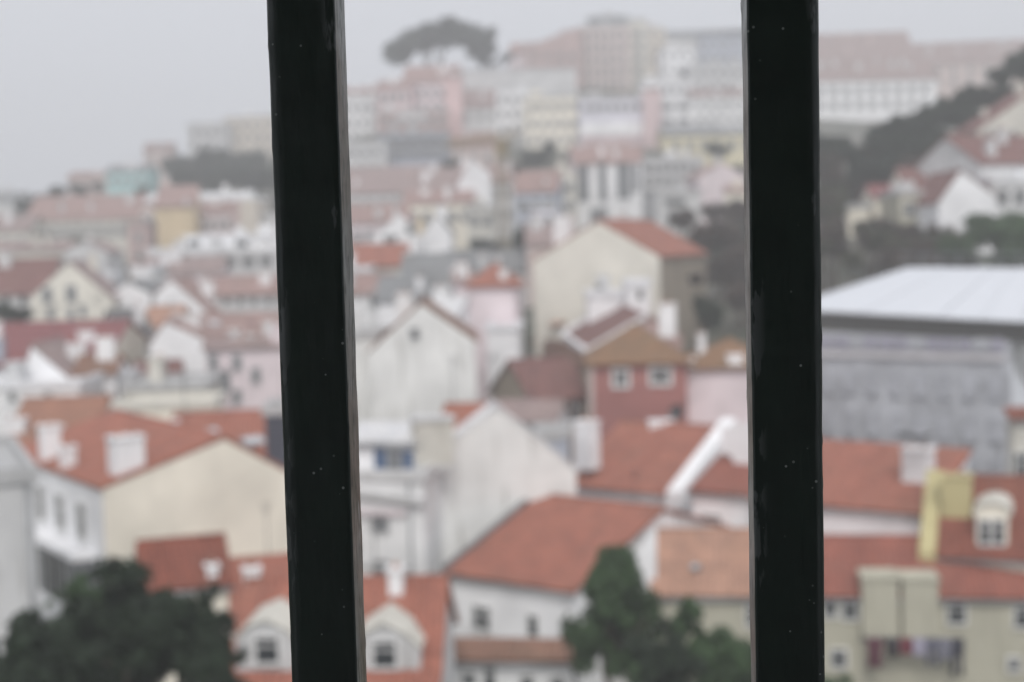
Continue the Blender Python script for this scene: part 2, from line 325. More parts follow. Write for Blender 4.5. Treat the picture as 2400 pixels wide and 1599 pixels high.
H('blue grey house with rosy roof right of the crane', (1206, 452, 192), 1304, 'BLUEG', 'PINKR', 'side', vr=402, pitch=28, h=9, grid=(3, 2, 1, 1.5, 1, 3))
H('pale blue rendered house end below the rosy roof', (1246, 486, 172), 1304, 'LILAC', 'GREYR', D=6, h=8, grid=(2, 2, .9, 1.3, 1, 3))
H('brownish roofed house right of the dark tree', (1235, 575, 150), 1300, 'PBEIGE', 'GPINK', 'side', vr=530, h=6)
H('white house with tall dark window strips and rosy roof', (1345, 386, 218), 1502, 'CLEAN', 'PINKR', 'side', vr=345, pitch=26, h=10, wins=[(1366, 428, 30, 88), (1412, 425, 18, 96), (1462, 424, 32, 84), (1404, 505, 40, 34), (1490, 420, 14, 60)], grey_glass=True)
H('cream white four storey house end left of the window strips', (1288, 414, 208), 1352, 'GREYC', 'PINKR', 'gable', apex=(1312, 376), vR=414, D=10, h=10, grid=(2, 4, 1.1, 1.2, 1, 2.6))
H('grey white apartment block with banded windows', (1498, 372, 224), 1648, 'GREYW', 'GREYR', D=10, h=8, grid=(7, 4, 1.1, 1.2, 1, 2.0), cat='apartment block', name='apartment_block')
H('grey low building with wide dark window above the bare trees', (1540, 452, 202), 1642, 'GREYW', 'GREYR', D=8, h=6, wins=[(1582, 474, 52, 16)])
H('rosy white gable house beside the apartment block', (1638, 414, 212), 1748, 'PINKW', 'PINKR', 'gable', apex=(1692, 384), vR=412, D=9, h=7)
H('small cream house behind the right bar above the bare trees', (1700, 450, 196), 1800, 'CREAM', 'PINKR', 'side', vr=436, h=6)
# ---- upper hill, centre
H('white rendered building end on the upper hill', (1162, 214, 302), 1240, 'CLEAN', 'WHITER', D=10, h=10, grid=(3, 3, 1.1, 1.5, 1.2, 3))
H('wide cream building on the upper hill', (1228, 228, 296), 1366, 'CREAM', 'GREYR', D=12, h=12, grid=(5, 3, 1.1, 1.6, 1.4, 3.4))
H('lilac white building with bright white band', (1358, 230, 292), 1512, 'LILAC', 'GREYR', D=12, h=10, prisms=[('white_band', [(1363, 318), (1363, 288), (1508, 286), (1508, 316)], -.3, .28, 'CLEAN'), ('red_band', [(1360, 336), (1360, 322), (1510, 320), (1510, 334)], -.2, .18, 'PINK')], grid=(7, 1, 1.2, 1.3, 1.4, 3))
H('pink stair tower joined to the lilac white building', (1506, 212, 290), 1548, 'PINK', 'PINKR', D=8, h=11, cat='tower', name='stair_tower')
H('rosy roofed house under the lilac white building', (1340, 372, 262), 1476, 'PINKW', 'PINKR', 'side', vr=340, h=6, grid=(5, 1, 1, 1.4, 1, 3))
H('yellow building with grey roof beside the right bar', (1556, 318, 282), 1775, 'FARY', 'GREYR', 'side', vr=296, h=8, grid=(6, 1, 1.2, 1.8, 1.2, 3))
H('white building with four window rows below the hilltop', (1502, 190, 322), 1622, 'CLEAN', 'GREYR', D=10, h=9, grid=(5, 2, 1.2, 1.5, 1.4, 3.2))
H('white balconied building with dark strips', (1538, 236, 306), 1626, 'CLEAN', 'GREYR', D=9, h=8, grid=(2, 2, 2.8, 1.2, 1, 2.8))
H('grey white block of flats near the right bar', (1618, 152, 332), 1772, 'GREYW', 'GREYR', D=10, h=8, grid=(6, 2, 1.2, 1.5, 1.3, 3), cat='apartment block', name='apartment_block')
H('white house row with rosy roof near the right bar', (1618, 228, 312), 1778, 'WHITE', 'GPINK', 'side', vr=208, h=8, grid=(6, 2, 1, 1.5, 1.2, 3))
H('tall rosy apartment tower on the hilltop', (1356, 64, 352), 1476, 'PBEIGE', 'GREYR', D=14, h=16, grid=(6, 5, 1.2, 1.5, 1.6, 2.9), cat='apartment block', name='apartment_block')
H('cream tower side with a column of dark windows', (1472, 46, 354), 1514, 'GREYC', 'GREYR', D=12, h=18, grid=(1, 6, 2, 1.4, 3, 2.9), cat='tower', name='apartment_tower')
H('dark grey penthouse on the rosy apartment tower', (1376, 40, 357), 1470, 'GREYD', 'GREYR', D=8, h=16, cat='penthouse', name='penthouse')
H('brown rosy building with sloping top left of the tower', (1232, 112, 346), 1362, 'PBROWN', 'GPINK', 'gable', apex=(1352, 66), vR=70, D=10, h=10, grid=(4, 3, 1.1, 1.4, 1.6, 3))
H('small rosy house at the edge of the hilltop', (1192, 126, 352), 1250, 'PINKW', 'PINKR', 'side', vr=102, h=6)
H('blue grey building on the skyline near the right bar', (1618, 86, 372), 1775, 'BLUEG', 'SLATE', 'side', vr=70, h=10, grid=(6, 2, 1.2, 1.6, 1.4, 3.4))
H('white narrow building on the skyline', (1552, 114, 342), 1626, 'CLEAN', 'GREYR', D=10, h=10, grid=(3, 3, 1, 1.4, 1.2, 3))
H('beige skyline building right of the tower', (1508, 66, 362), 1560, 'BEIGE', 'GREYR', D=10, h=12, grid=(2, 3, 1, 1.4, 1.2, 3))
H('grey roofed skyline house with rosy chimney', (1540, 90, 367), 1632, 'GREYW', 'GREYR', 'side', vr=74, h=10, chimneys=[(1542, 58, 26, 30, 1)])
H('long grey green retaining wall below the pine', (1085, 166, 322), 1350, 'GREYW', 'GREYR', D=3, h=6, cat='wall', name='retaining_wall')
H('grey brown house below the retaining wall', (1076, 254, 302), 1172, 'GREYW', 'GPINK', 'side', vr=212, h=8, grid=(3, 1, 1, 1.4, 1.2, 3))
H('rosy terrace house with red roof on the left shoulder', (880, 208, 302), 962, 'PINK', 'PINKR', 'side', vr=190, h=8, grid=(4, 2, 1, 1.6, 1.2, 3.2))
H('rosy white house with red roof under the pine', (944, 196, 306), 1076, 'PINKW', 'PINKR', 'side', vr=156, h=10, grid=(5, 3, 1, 1.6, 1.4, 3.2))
H('salmon pink narrow tower house', (1040, 180, 298), 1082, 'SALMON', 'PINKR', D=6, h=12, cat='tower', name='tower_house')
H('brick brown house with pale band below the rosy terrace', (884, 260, 290), 1052, 'PBROWN', 'GREYR', D=8, h=7, grid=(6, 1, 1.2, 1.6, 1.4, 3), prisms=[('pale_band', [(930, 282), (930, 268), (1000, 267), (1000, 281)], -.2, .18, 'GREYW')])
H('blue grey striped building with dark balconies', (884, 314, 272), 1052, 'BLUEG', 'SLATE', D=9, h=7, prisms=[('balcony_band', [(880, 332), (880, 322), (1054, 319), (1054, 329)], -.7, .68, 'GREYD'), ('balcony_band', [(880, 364), (880, 352), (1054, 349), (1054, 361)], -.7, .68, 'GREYD')], grid=(6, 1, 1.6, 1.2, 1.6, 2.5))
H('white building against the left bar on the shoulder', (790, 236, 304), 888, 'WHITE', 'GREYR', D=9, h=9, grid=(4, 3, 1, 1.5, 1.2, 3))
H('small house with rosy roof on the left skyline shoulder', (800, 222, 325), 892, 'WHITE', 'PINKR', 'side', vr=206, h=9)
H('grey house against the left bar below the white building', (790, 336, 262), 902, 'GREYW', 'GREYR', D=8, h=8, grid=(4, 2, 1, 1.4, 1.2, 3))
H('pinkish beige house left of the crane jib', (1058, 346, 256), 1162, 'PBEIGE', 'PINKR', 'side', vr=312, h=8, grid=(3, 2, 1, 1.5, 1.2, 3))
H('long faded roof terrace house on the middle slope', (836, 458, 216), 1084, 'GREYW', 'GPINK', 'side', vr=392, pitch=22, h=6, grid=(7, 1, 1, 1.4, 1, 3))
# ---- left side, far
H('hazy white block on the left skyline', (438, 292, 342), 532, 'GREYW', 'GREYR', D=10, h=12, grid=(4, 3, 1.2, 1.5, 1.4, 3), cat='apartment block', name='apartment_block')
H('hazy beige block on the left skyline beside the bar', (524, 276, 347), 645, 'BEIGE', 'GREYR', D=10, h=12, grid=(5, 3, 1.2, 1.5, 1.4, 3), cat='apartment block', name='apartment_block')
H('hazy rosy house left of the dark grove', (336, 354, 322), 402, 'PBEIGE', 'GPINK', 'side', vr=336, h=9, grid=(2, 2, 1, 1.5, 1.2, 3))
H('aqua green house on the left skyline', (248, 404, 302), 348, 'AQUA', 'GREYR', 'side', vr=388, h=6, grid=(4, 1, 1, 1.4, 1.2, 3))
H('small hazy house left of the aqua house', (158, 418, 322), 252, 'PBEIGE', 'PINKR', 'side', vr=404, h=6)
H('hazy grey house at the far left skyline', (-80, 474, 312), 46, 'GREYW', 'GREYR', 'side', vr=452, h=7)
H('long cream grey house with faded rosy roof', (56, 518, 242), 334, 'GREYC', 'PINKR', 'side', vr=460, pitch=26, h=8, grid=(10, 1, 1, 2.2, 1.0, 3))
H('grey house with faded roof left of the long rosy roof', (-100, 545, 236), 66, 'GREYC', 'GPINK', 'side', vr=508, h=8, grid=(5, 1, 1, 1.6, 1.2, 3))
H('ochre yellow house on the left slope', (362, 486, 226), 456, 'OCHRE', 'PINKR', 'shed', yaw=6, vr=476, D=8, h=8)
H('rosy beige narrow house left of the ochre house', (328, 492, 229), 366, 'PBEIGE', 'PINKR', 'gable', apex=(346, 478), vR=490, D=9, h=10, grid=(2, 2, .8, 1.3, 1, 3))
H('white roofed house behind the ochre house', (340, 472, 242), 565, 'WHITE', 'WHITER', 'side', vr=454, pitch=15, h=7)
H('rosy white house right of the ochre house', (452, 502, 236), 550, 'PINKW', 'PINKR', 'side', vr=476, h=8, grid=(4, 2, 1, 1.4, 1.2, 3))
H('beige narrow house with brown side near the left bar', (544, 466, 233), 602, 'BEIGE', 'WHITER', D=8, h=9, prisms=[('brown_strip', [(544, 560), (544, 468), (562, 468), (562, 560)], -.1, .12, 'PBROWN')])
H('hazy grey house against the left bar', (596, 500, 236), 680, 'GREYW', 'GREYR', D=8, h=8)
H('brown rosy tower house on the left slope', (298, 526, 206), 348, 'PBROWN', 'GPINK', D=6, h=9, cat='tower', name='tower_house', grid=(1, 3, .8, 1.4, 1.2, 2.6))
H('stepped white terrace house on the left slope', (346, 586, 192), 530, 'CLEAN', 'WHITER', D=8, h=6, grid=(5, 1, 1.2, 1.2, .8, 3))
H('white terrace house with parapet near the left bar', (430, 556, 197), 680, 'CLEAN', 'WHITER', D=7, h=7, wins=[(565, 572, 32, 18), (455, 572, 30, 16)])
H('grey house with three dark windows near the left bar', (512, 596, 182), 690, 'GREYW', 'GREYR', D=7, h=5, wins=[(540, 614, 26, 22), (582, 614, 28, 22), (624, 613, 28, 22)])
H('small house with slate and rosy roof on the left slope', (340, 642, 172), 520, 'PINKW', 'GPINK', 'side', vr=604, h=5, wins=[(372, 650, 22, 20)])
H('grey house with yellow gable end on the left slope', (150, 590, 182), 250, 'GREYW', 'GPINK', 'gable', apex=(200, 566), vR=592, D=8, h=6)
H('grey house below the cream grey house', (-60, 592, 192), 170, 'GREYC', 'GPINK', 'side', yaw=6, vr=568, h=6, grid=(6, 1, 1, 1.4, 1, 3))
# ---- left side, middle
H('grey house with brown red roof at the far left', (-90, 694, 140), 114, 'GREYW', 'DARKR', 'side', yaw=6, vr=612, pitch=30, h=8, wins=[(14, 702, 18, 26), (55, 702, 18, 26)])
H('pale yellow gable house with five windows', (70, 700, 130), 264, 'PALEY', 'GPINK', 'gable', yaw=10, apex=(161, 616), vR=702, D=12, h=6, wins=[(111, 692, 18, 34), (167, 688, 20, 36), (118, 735, 14, 22), (166, 735, 14, 24), (194, 728, 14, 24)], grey_glass=True)
H('white cubic houses end behind the yellow gable', (224, 644, 150), 262, 'CLEAN', 'WHITER', D=5, h=7, grid=(1, 2, .8, 1.1, .8, 2.4))
H('white house with small gable right of the yellow gable', (252, 694, 136), 352, 'CLEAN', 'GREYR', 'gable', apex=(300, 662), vR=690, D=8, h=6)
H('white tall chimney house behind the small white gable', (308, 630, 152), 358, 'WHITE', 'WHITER', D=5, h=9, grid=(2, 2, .8, 1.1, 1, 2.6))
H('white house end with long sloping verge', (360, 694, 131), 486, 'CLEAN', 'PINKR', 'gable', apex=(402, 657), vR=734, D=8, h=6)
H('long house with rosy roof and row of small dark windows', (468, 694, 136), 700, 'GREYW', 'PINKR', 'side', yaw=-3, vr=650, h=6, wins=[(500 + 32 * i, 706, 16, 18) for i in range(6)], chimneys=[(480, 655, 22, 22, 1), (622, 640, 26, 26, 2)])
H('crimson roofed house with cream gable end', (-100, 838, 97), 258, 'WHITE', 'CRIMSON', 'side', yaw=5, r=7.5, rise=1.7, h=6, wr='CREAM')
H('small house with dark brown roof behind the cream gable end', (288, 796, 112), 362, 'WHITE', 'SLATE', 'side', yaw=34, vr=730, pitch=34, h=5)
H('small house with faded orange roof behind the bright white house', (332, 768, 120), 414, 'WHITE', 'PALE', 'side', vr=722, h=5, chimneys=[(412, 735, 20, 24, .6)])
H('bright white lopsided gable house', (352, 806, 104), 486, 'CLEAN', 'PINKR', 'gable', apex=(388, 756), vR=800, D=8, h=6)
H('house with rosy roof and white skylight behind the pink house', (440, 796, 114), 680, 'WHITE', 'PINKR', 'side', yaw=-8, vr=738, h=6, skylights=[(490, 765, 50, 24)], chimneys=[(545, 772, 34, 34, .2), (588, 782, 24, 26, .2), (634, 752, 30, 46, .5)])
H('pale pink house with dark window near the left bar', (480, 818, 99), 700, 'PINKW', 'GPINK', 'side', yaw=4, vr=800, h=10, wins=[(528, 893, 20, 46), (500, 850, 16, 36), (556, 850, 16, 34), (600, 880, 18, 34), (500, 930, 16, 30), (556, 930, 16, 30)], grey_glass=True)
H('small white gable with long slope in front of the crimson roof', (56, 880, 91), 158, 'CLEAN', 'GPINK', 'gable', apex=(74, 814), vR=886, D=6, h=5)
H('slate blue windowed house under the crimson roof', (-90, 862, 93), 56, 'BLUEG', 'CRIMSON', 'shed', vr=838, h=5, wins=[(8, 884, 20, 30), (42, 884, 18, 30)])
H('white house with brown roof below the crimson roof', (176, 878, 92), 270, 'CLEAN', 'BROWN', 'side', yaw=4, vr=838, h=7, wins=[(222, 932, 16, 22), (248, 930, 12, 18)])
H('white long house above the ochre stained roof', (-90, 906, 87), 184, 'WHITE', 'WHITER', D=6, h=6, wins=[(114, 932, 18, 24), (30, 930, 16, 22)])
H('white house right of the brown roof with plain wall', (262, 880, 94), 300, 'CLEAN', 'WHITER', D=5, h=6)
H('grey house with small red roof below the bright white house', (318, 886, 96), 420, 'GREYW', 'DARKR', 'side', yaw=10, vr=852, h=5)
H('grey cream house with dark opening', (288, 908, 89), 484, 'GREYC', 'GREYR', yaw=4, D=6, h=7, wins=[(440, 942, 50, 34)])
H('cream low house above the orange roofs', (268, 952, 84), 500, 'CREAM', 'GREYC', yaw=3, h=6, D=4)
# ---- right side
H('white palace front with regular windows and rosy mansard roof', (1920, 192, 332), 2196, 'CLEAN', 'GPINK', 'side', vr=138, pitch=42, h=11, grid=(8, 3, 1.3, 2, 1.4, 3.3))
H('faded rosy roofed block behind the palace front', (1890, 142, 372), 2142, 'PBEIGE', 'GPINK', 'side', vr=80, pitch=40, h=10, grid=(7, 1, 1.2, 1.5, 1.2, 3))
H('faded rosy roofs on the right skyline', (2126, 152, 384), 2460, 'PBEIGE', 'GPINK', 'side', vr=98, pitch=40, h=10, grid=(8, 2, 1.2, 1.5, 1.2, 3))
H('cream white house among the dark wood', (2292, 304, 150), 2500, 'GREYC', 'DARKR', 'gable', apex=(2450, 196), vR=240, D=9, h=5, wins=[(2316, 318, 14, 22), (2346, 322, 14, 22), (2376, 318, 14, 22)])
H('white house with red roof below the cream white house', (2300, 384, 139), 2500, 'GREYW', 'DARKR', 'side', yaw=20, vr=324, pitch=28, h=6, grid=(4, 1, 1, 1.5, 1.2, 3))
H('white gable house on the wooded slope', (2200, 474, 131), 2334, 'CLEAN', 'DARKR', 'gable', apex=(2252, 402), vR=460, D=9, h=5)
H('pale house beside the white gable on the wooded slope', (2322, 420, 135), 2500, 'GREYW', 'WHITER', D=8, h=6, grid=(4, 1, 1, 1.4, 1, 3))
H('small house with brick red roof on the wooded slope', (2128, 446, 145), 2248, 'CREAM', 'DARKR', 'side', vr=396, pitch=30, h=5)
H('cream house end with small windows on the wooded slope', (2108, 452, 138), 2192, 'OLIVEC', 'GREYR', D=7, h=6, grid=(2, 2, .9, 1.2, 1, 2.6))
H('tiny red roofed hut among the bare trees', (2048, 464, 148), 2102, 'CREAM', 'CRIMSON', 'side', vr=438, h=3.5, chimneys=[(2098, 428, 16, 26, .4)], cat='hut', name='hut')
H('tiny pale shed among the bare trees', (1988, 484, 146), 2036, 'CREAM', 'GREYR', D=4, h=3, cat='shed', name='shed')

# ------------------------------------------------------------------ terrain from the feet of the houses
pts = []
for h in HOUSES:
    c = h['a'] + h['xd'] * (h['W'] / 2) + h['yd'] * 1.0
    pts.append((c.x, c.y, h['a'].z - h.get('h', 6)))
for x in (-300, -150, 0, 150, 300):
    pts += [(x, -40, CZ - 26), (x, 15, CZ - 27)]
for x, z in ((-420, 34), (-250, 38), (-100, 55), (0, 62), (150, 68), (300, 66), (420, 66)):
    pts += [(x, 460, z - 4), (x, 560, z - 12), (x, 640, z - 20)]
for x, y, z in ((-260, 330, 38), (-330, 250, 30), (-200, 150, 16), (-150, 80, 8), (230, 250, 52), (250, 180, 40), (150, 120, 26), (120, 70, 12), (58, 165, 38), (75, 175, 46), (42, 112, 22), (60, 112, 23)):
    pts.append((x, y, z))
PT = np.array(pts)
GX = np.arange(-430, 431, 5.0); GY = np.arange(-45, 646, 5.0)
gx, gy = np.meshgrid(GX, GY)
num = np.zeros_like(gx); den = np.zeros_like(gx)
for x, y, z in PT:
    w = 1.0 / ((gx - x) ** 2 + (gy - y) ** 2 + 9.0) ** 1.6
    num += w * z; den += w
GZ = num / den
for h in HOUSES:                                  # keep the ground below every house front
    for k in (0.05, 0.3, 0.5, 0.7, 0.95):
        for back in (-5, 0, h['D'] * .5, h['D']):
            c = h['a'] + h['xd'] * (h['W'] * k) + h['yd'] * back
            i, j = int((c.y + 45) / 5), int((c.x + 430) / 5)
            for a in (0, 1):
                for b in (0, 1):
                    if 0 <= i + a < GZ.shape[0] and 0 <= j + b < GZ.shape[1]:
                        lim = h['a'].z - (2.6 if back >= 0 else 3.0)
                        GZ[i + a, j + b] = min(GZ[i + a, j + b], lim)
def ground(x, y):
    fx = min(max((x + 430) / 5, 0), len(GX) - 1.001); fy = min(max((y + 45) / 5, 0), len(GY) - 1.001)
    i, j = int(fy), int(fx); a, b = fy - i, fx - j
    return (GZ[i, j] * (1 - b) + GZ[i, j + 1] * b) * (1 - a) + (GZ[i + 1, j] * (1 - b) + GZ[i + 1, j + 1] * b) * a
ny, nx_ = gx.shape
tv = np.stack([gx.ravel(), gy.ravel(), GZ.ravel()], 1)
tf = [(i * nx_ + j, i * nx_ + j + 1, (i + 1) * nx_ + j + 1, (i + 1) * nx_ + j) for i in range(ny - 1) for j in range(nx_ - 1)]
gm, t, b = _base('hillside_ground')
r1 = ramp(t, 0.35, (.05, .06, .04), 0.65, (.16, .15, .13)); t.links.new(nz(t, 0.12, 8, coords(t)), r1.inputs[0])
t.links.new(r1.outputs[0], b.inputs['Base Color']); b.inputs['Roughness'].default_value = 0.95
tag(mesh('hillside_ground', tv.tolist(), tf, gm, smooth=True), kind='structure')

# ------------------------------------------------------------------ house builder
WC = {}
def window_meshes(w, h, style):
    key = (round(w, 1), round(h, 1), style)
    if key in WC: return WC[key]
    w, h = max(key[0], .3), max(key[1], .3)
    fr = FRAMEG if style == 'g' else FRAMEW
    ft = 0.2 if style == 'b' else 0.09
    m = MB(); o = ft
    m.box(-w / 2 - o, w / 2 + o, -.07, .02, h / 2, h / 2 + o); m.box(-w / 2 - o, w / 2 + o, -.12, .02, -h / 2 - o, -h / 2)
    m.box(-w / 2 - o, -w / 2, -.07, .02, -h / 2, h / 2); m.box(w / 2, w / 2 + o, -.07, .02, -h / 2, h / 2)
    if w > 0.7: m.box(-.035, .035, -.06, .02, -h / 2, h / 2)
    m.box(-w / 2, w / 2, -.05, .02, h * .15, h * .15 + .05)
    a = m.build('window', fr); me1 = a.data; bpy.data.objects.remove(a)
    m = MB(); m.box(-w / 2, w / 2, -.025, .015, -h / 2, h / 2)
    a = m.build('pane', GLASSL if style == 'g' else GLASS); me2 = a.data; bpy.data.objects.remove(a)
    WC[key] = (me1, me2); return WC[key]
def add_window(parent, x, y, z, w, h, style='w', rz=0.0, level=1):
    m1, m2 = window_meshes(w, h, style)
    o = bpy.data.objects.new('window', m1); o.location = (x, y, z); o.rotation_euler = (0, 0, rz); link(o, parent)
    if level == 1:
        p = bpy.data.objects.new('pane', m2); link(p, o)
    else:
        p = bpy.data.objects.new('pane', m2); p.location = (x, y, z); p.rotation_euler = (0, 0, rz); link(p, parent)
    return o
def chimney_mesh(w, d, h, mat, parent, loc):
    m = MB(); m.box(-w / 2, w / 2, -d / 2, d / 2, -.6, h - .12)
    m.box(-w / 2 - .07, w / 2 + .07, -d / 2 - .07, d / 2 + .07, h - .12, h, 0)
    n = 2 if w > .7 else 1
    for i in range(n):
        x = (i - (n - 1) / 2) * w * .45
        m.tube((x, 0, h), (x, 0, h + .16), .12, .1, 8, 1)
    return m.build('chimney', [mat, rm('PALE')], parent, loc)

def build_house(h):
    W, D, a = h['W'], h['D'], h['a']; xd, yd = h['xd'], h['yd']
    cs = [a, a + xd * W, a + yd * D, a + xd * W + yd * D]
    base = min(ground(c.x, c.y) for c in cs) - .5
    base = min(base, a.z - 3.2)
    E = a.z - base                                       # eave height over the foot
    root = empty(h['name'], (a.x, a.y, base), R(h['yaw'])); tag(root, h['label'], h['cat'], h.get('group'))
    root['label'] = h['label']
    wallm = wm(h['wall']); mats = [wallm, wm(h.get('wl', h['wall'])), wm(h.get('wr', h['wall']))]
    rt = h['rt']; m = MB(); roof = MB()
    corr = 0.28 if h['near'] else 0
    oh = .14 if h['near'] else .28; axis = 'X'
    ridge = None
    if rt == 'flat':
        m.box(0, W, 0, D, 0, E - .25)
        roof.box(-.15, W + .15, -.15, D + .15, E - .25, E - .05)
        for q in ((-.15, W + .15, -.15, .1), (-.15, W + .15, D - .1, D + .15), (-.15, .1, .1, D - .1), (W - .1, W + .15, .1, D - .1)):
            roof.box(q[0], q[1], q[2], q[3], E - .05, E + .25)
    elif rt in ('side', 'shed', 'hip'):
        r, rise = h['r'], h['rise']
        if rt == 'side':
            fl = [(0, 0, 0), (0, 0, E), (0, r, E + rise), (0, D, E), (0, D, 0)]
            m.poly(fl[::-1], 1); m.poly([(W, y, z) for _, y, z in fl], 2)
            m.poly([(0, 0, 0), (W, 0, 0), (W, 0, E), (0, 0, E)]); m.poly([(0, D, 0), (0, D, E), (W, D, E), (W, D, 0)])
            k = rise / r
            roof.slab((-.2, -oh, E - oh * k + .03), (W + .2, -oh, E - oh * k + .03), (W + .2, r, E + rise + .03), (-.2, r, E + rise + .03), .12, corr)
            roof.slab((W + .2, D + oh, E - oh * k + .03), (-.2, D + oh, E - oh * k + .03), (-.2, r, E + rise + .03), (W + .2, r, E + rise + .03), .12)
            ridge = ((-.2, r, E + rise + .12), (W + .2, r, E + rise + .12))
        elif rt == 'shed':
            D = h['D']; rz = rise * D / r
            fl = [(0, 0, 0), (0, 0, E), (0, D, E + rz), (0, D, 0)]
            m.poly(fl[::-1], 1); m.poly([(W, y, z) for _, y, z in fl], 2)
            m.poly([(0, 0, 0), (W, 0, 0), (W, 0, E), (0, 0, E)]); m.poly([(0, D, 0), (0, D, E + rz), (W, D, E + rz), (W, D, 0)])
            k = rise / r
            roof.slab((-.2, -oh, E - oh * k + .03), (W + .2, -oh, E - oh * k + .03), (W + .2, D + .1, E + rz + .1 * k + .03), (-.2, D + .1, E + rz + .1 * k + .03), .12, corr)
        else:
            m.box(0, W, 0, D, 0, E - .02)
            hx = min(r, W / 2 - .3); o = .4; z0 = E - .02
            e = [(-o, -o, z0), (W + o, -o, z0), (W + o, D + o, z0), (-o, D + o, z0)]; rl = (hx, D / 2, E + rise); rr_ = (W - hx, D / 2, E + rise)
            roof.slab(e[0], e[1], rr_, rl, .1); roof.slab(e[2], e[3], rl, rr_, .1)
            roof.prism([e[3], e[0], rl], (0, 0, .1)); roof.prism([e[1], e[2], rr_], (0, 0, .1))
            ridge = ((rl[0], rl[1], rl[2] + .1), (rr_[0], rr_[1], rr_[2] + .1))
    elif rt == 'gable':
        xa, za = h['apexl']; za += E; ER = E + h['ER']; axis = 'Y'
        fr = [(0, 0, 0), (W, 0, 0), (W, 0, ER), (xa, 0, za), (0, 0, E)]
        m.poly(fr); m.poly([(x, D, z) for x, _, z in fr][::-1])
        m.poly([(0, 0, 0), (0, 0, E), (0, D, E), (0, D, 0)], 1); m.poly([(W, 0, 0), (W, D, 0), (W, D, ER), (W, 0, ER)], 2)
        f0, f1 = .06, D + .2
        def ext(px, pz, o_):                       # lengthen the slope a little past the eave
            v = Vector((px - xa, 0, pz - za)); v = v * (1 + o_ / max(v.length, .1)); return xa + v.x, za + v.z
        xl, zl = ext(0, E, oh); xr, zr = ext(W, ER, oh)
        roof.slab((xl, f1, zl + .03), (xl, f0 - .1, zl + .03), (xa, f0 - .1, za + .03), (xa, f1, za + .03), .12, corr)
        roof.slab((xr, f0 - .1, zr + .03), (xr, f1, zr + .03), (xa, f1, za + .03), (xa, f0 - .1, za + .03), .12, corr)
        ridge = ((xa, f0 - .1, za + .12), (xa, f1, za + .12))
    m.build('wall', mats, root)
    ro = roof.build('roof', rm(h['roof'], axis) if rt != 'flat' else simple('flat_roof_' + h['roof'].lower(), (.44, .44, .44) if h['roof'] == 'GREYR' else ROOF.get(h['roof'], WALL.get(h['roof']))[0], .8), root)
    if ridge and h['Y'] < 160:
        q = MB(); q.tube(ridge[0], ridge[1], .13, .13, 8); q.build('ridge_cap', rm(h['roof'], axis), ro, smooth=True)
    if h['near'] and rt in ('side', 'shed'):
        q = MB(); q.tube((-.2, -oh - .06, E - .12), (W + .2, -oh - .06, E - .12), .07, .07, 8); q.build('gutter', METAL, root, smooth=True)
    bvh = BVHTree.FromPolygons([Vector(p) for p in roof.v], roof.f)
    rot = Matrix.Rotation(-R(h['yaw']), 3, 'Z'); org = rot @ (CP - Vector((a.x, a.y, base)))
    def hit(u, v):
        p_, n_, _, _ = bvh.ray_cast(org, (rot @ ray(u, v)).normalized()); return p_, n_
    st = 'b' if h.get('bold') else ('g' if h.get('grey_glass') else 'w')
    for (u, v, wp, hp) in h.get('wins', []):
        x, z = h['fp'](u, v); k = (a + xd * x).y / F
        add_window(root, x, 0, E + z, wp * k * (.66 if h.get('bold') else .98), hp * k * (.66 if h.get('bold') else .98), st)
    def grid(g, side):
        nc, nr, w, hh, top, dz = g[:6]; x0, x1 = (g[6], g[7]) if len(g) > 6 else (0.04, .96)
        Ln = W if side == 'F' else D
        for j in range(nr):
            z = E - top - hh / 2 - j * dz
            if z - hh / 2 < .4: break
            for i in range(nc):
                p = Ln * (x0 + (x1 - x0) * (i + .5) / nc)
                if side == 'F': add_window(root, p, 0, z, min(w, Ln / nc * .7), hh, st)
                elif side == 'L': add_window(root, 0, p, z, w, hh, st, -math.pi / 2)
                else: add_window(root, W, p, z, w, hh, st, math.pi / 2)
    if 'grid' in h: grid(h['grid'], 'F')
    if 'gridL' in h: grid(h['gridL'], 'L')
    if h['Y'] < 150 and ridge:
        rr = random.Random(int(a.x * 31 + a.z * 17))
        if rr.random() < .75:
            p_ = Vector(ridge[0]).lerp(Vector(ridge[1]), rr.uniform(.15, .85)); mh = rr.uniform(1.4, 2.6); q = MB(); q.tube((0, 0, -.1), (0, 0, mh), .022, .018, 5)
            for i in range(5): q.tube((-.45 + .05 * i, 0, mh - .12 * i), (.45 - .05 * i, 0, mh - .12 * i), .012, .012, 4)
            o = q.build('aerial', DARKM, ro, p_); o.rotation_euler = (0, 0, rr.uniform(-1, 1))
    for (u, v, wp, hp) in h.get('shutters', []):
        x, z = h['fp'](u, v); k = (a + xd * x).y / F; q = MB()
        q.box(-wp * k / 2, wp * k / 2, -.09, -.02, -hp * k / 2, hp * k / 2)
        for s_ in range(9):
            zz = hp * k * (-.44 + .11 * s_); q.box(-wp * k * .4, wp * k * .4, -.105, -.09, zz - .02, zz + .03)
        q.build('shutter', BLUES, root, (x, 0, E + z))
    for (nm, poly, off, dep, mt) in h.get('prisms', []):
        q = MB(); q.prism([(h['fp'](u, v, off)[0], off, E + h['fp'](u, v, off)[1]) for u, v in poly], (0, dep, 0))
        q.build(nm, wm(mt), root)
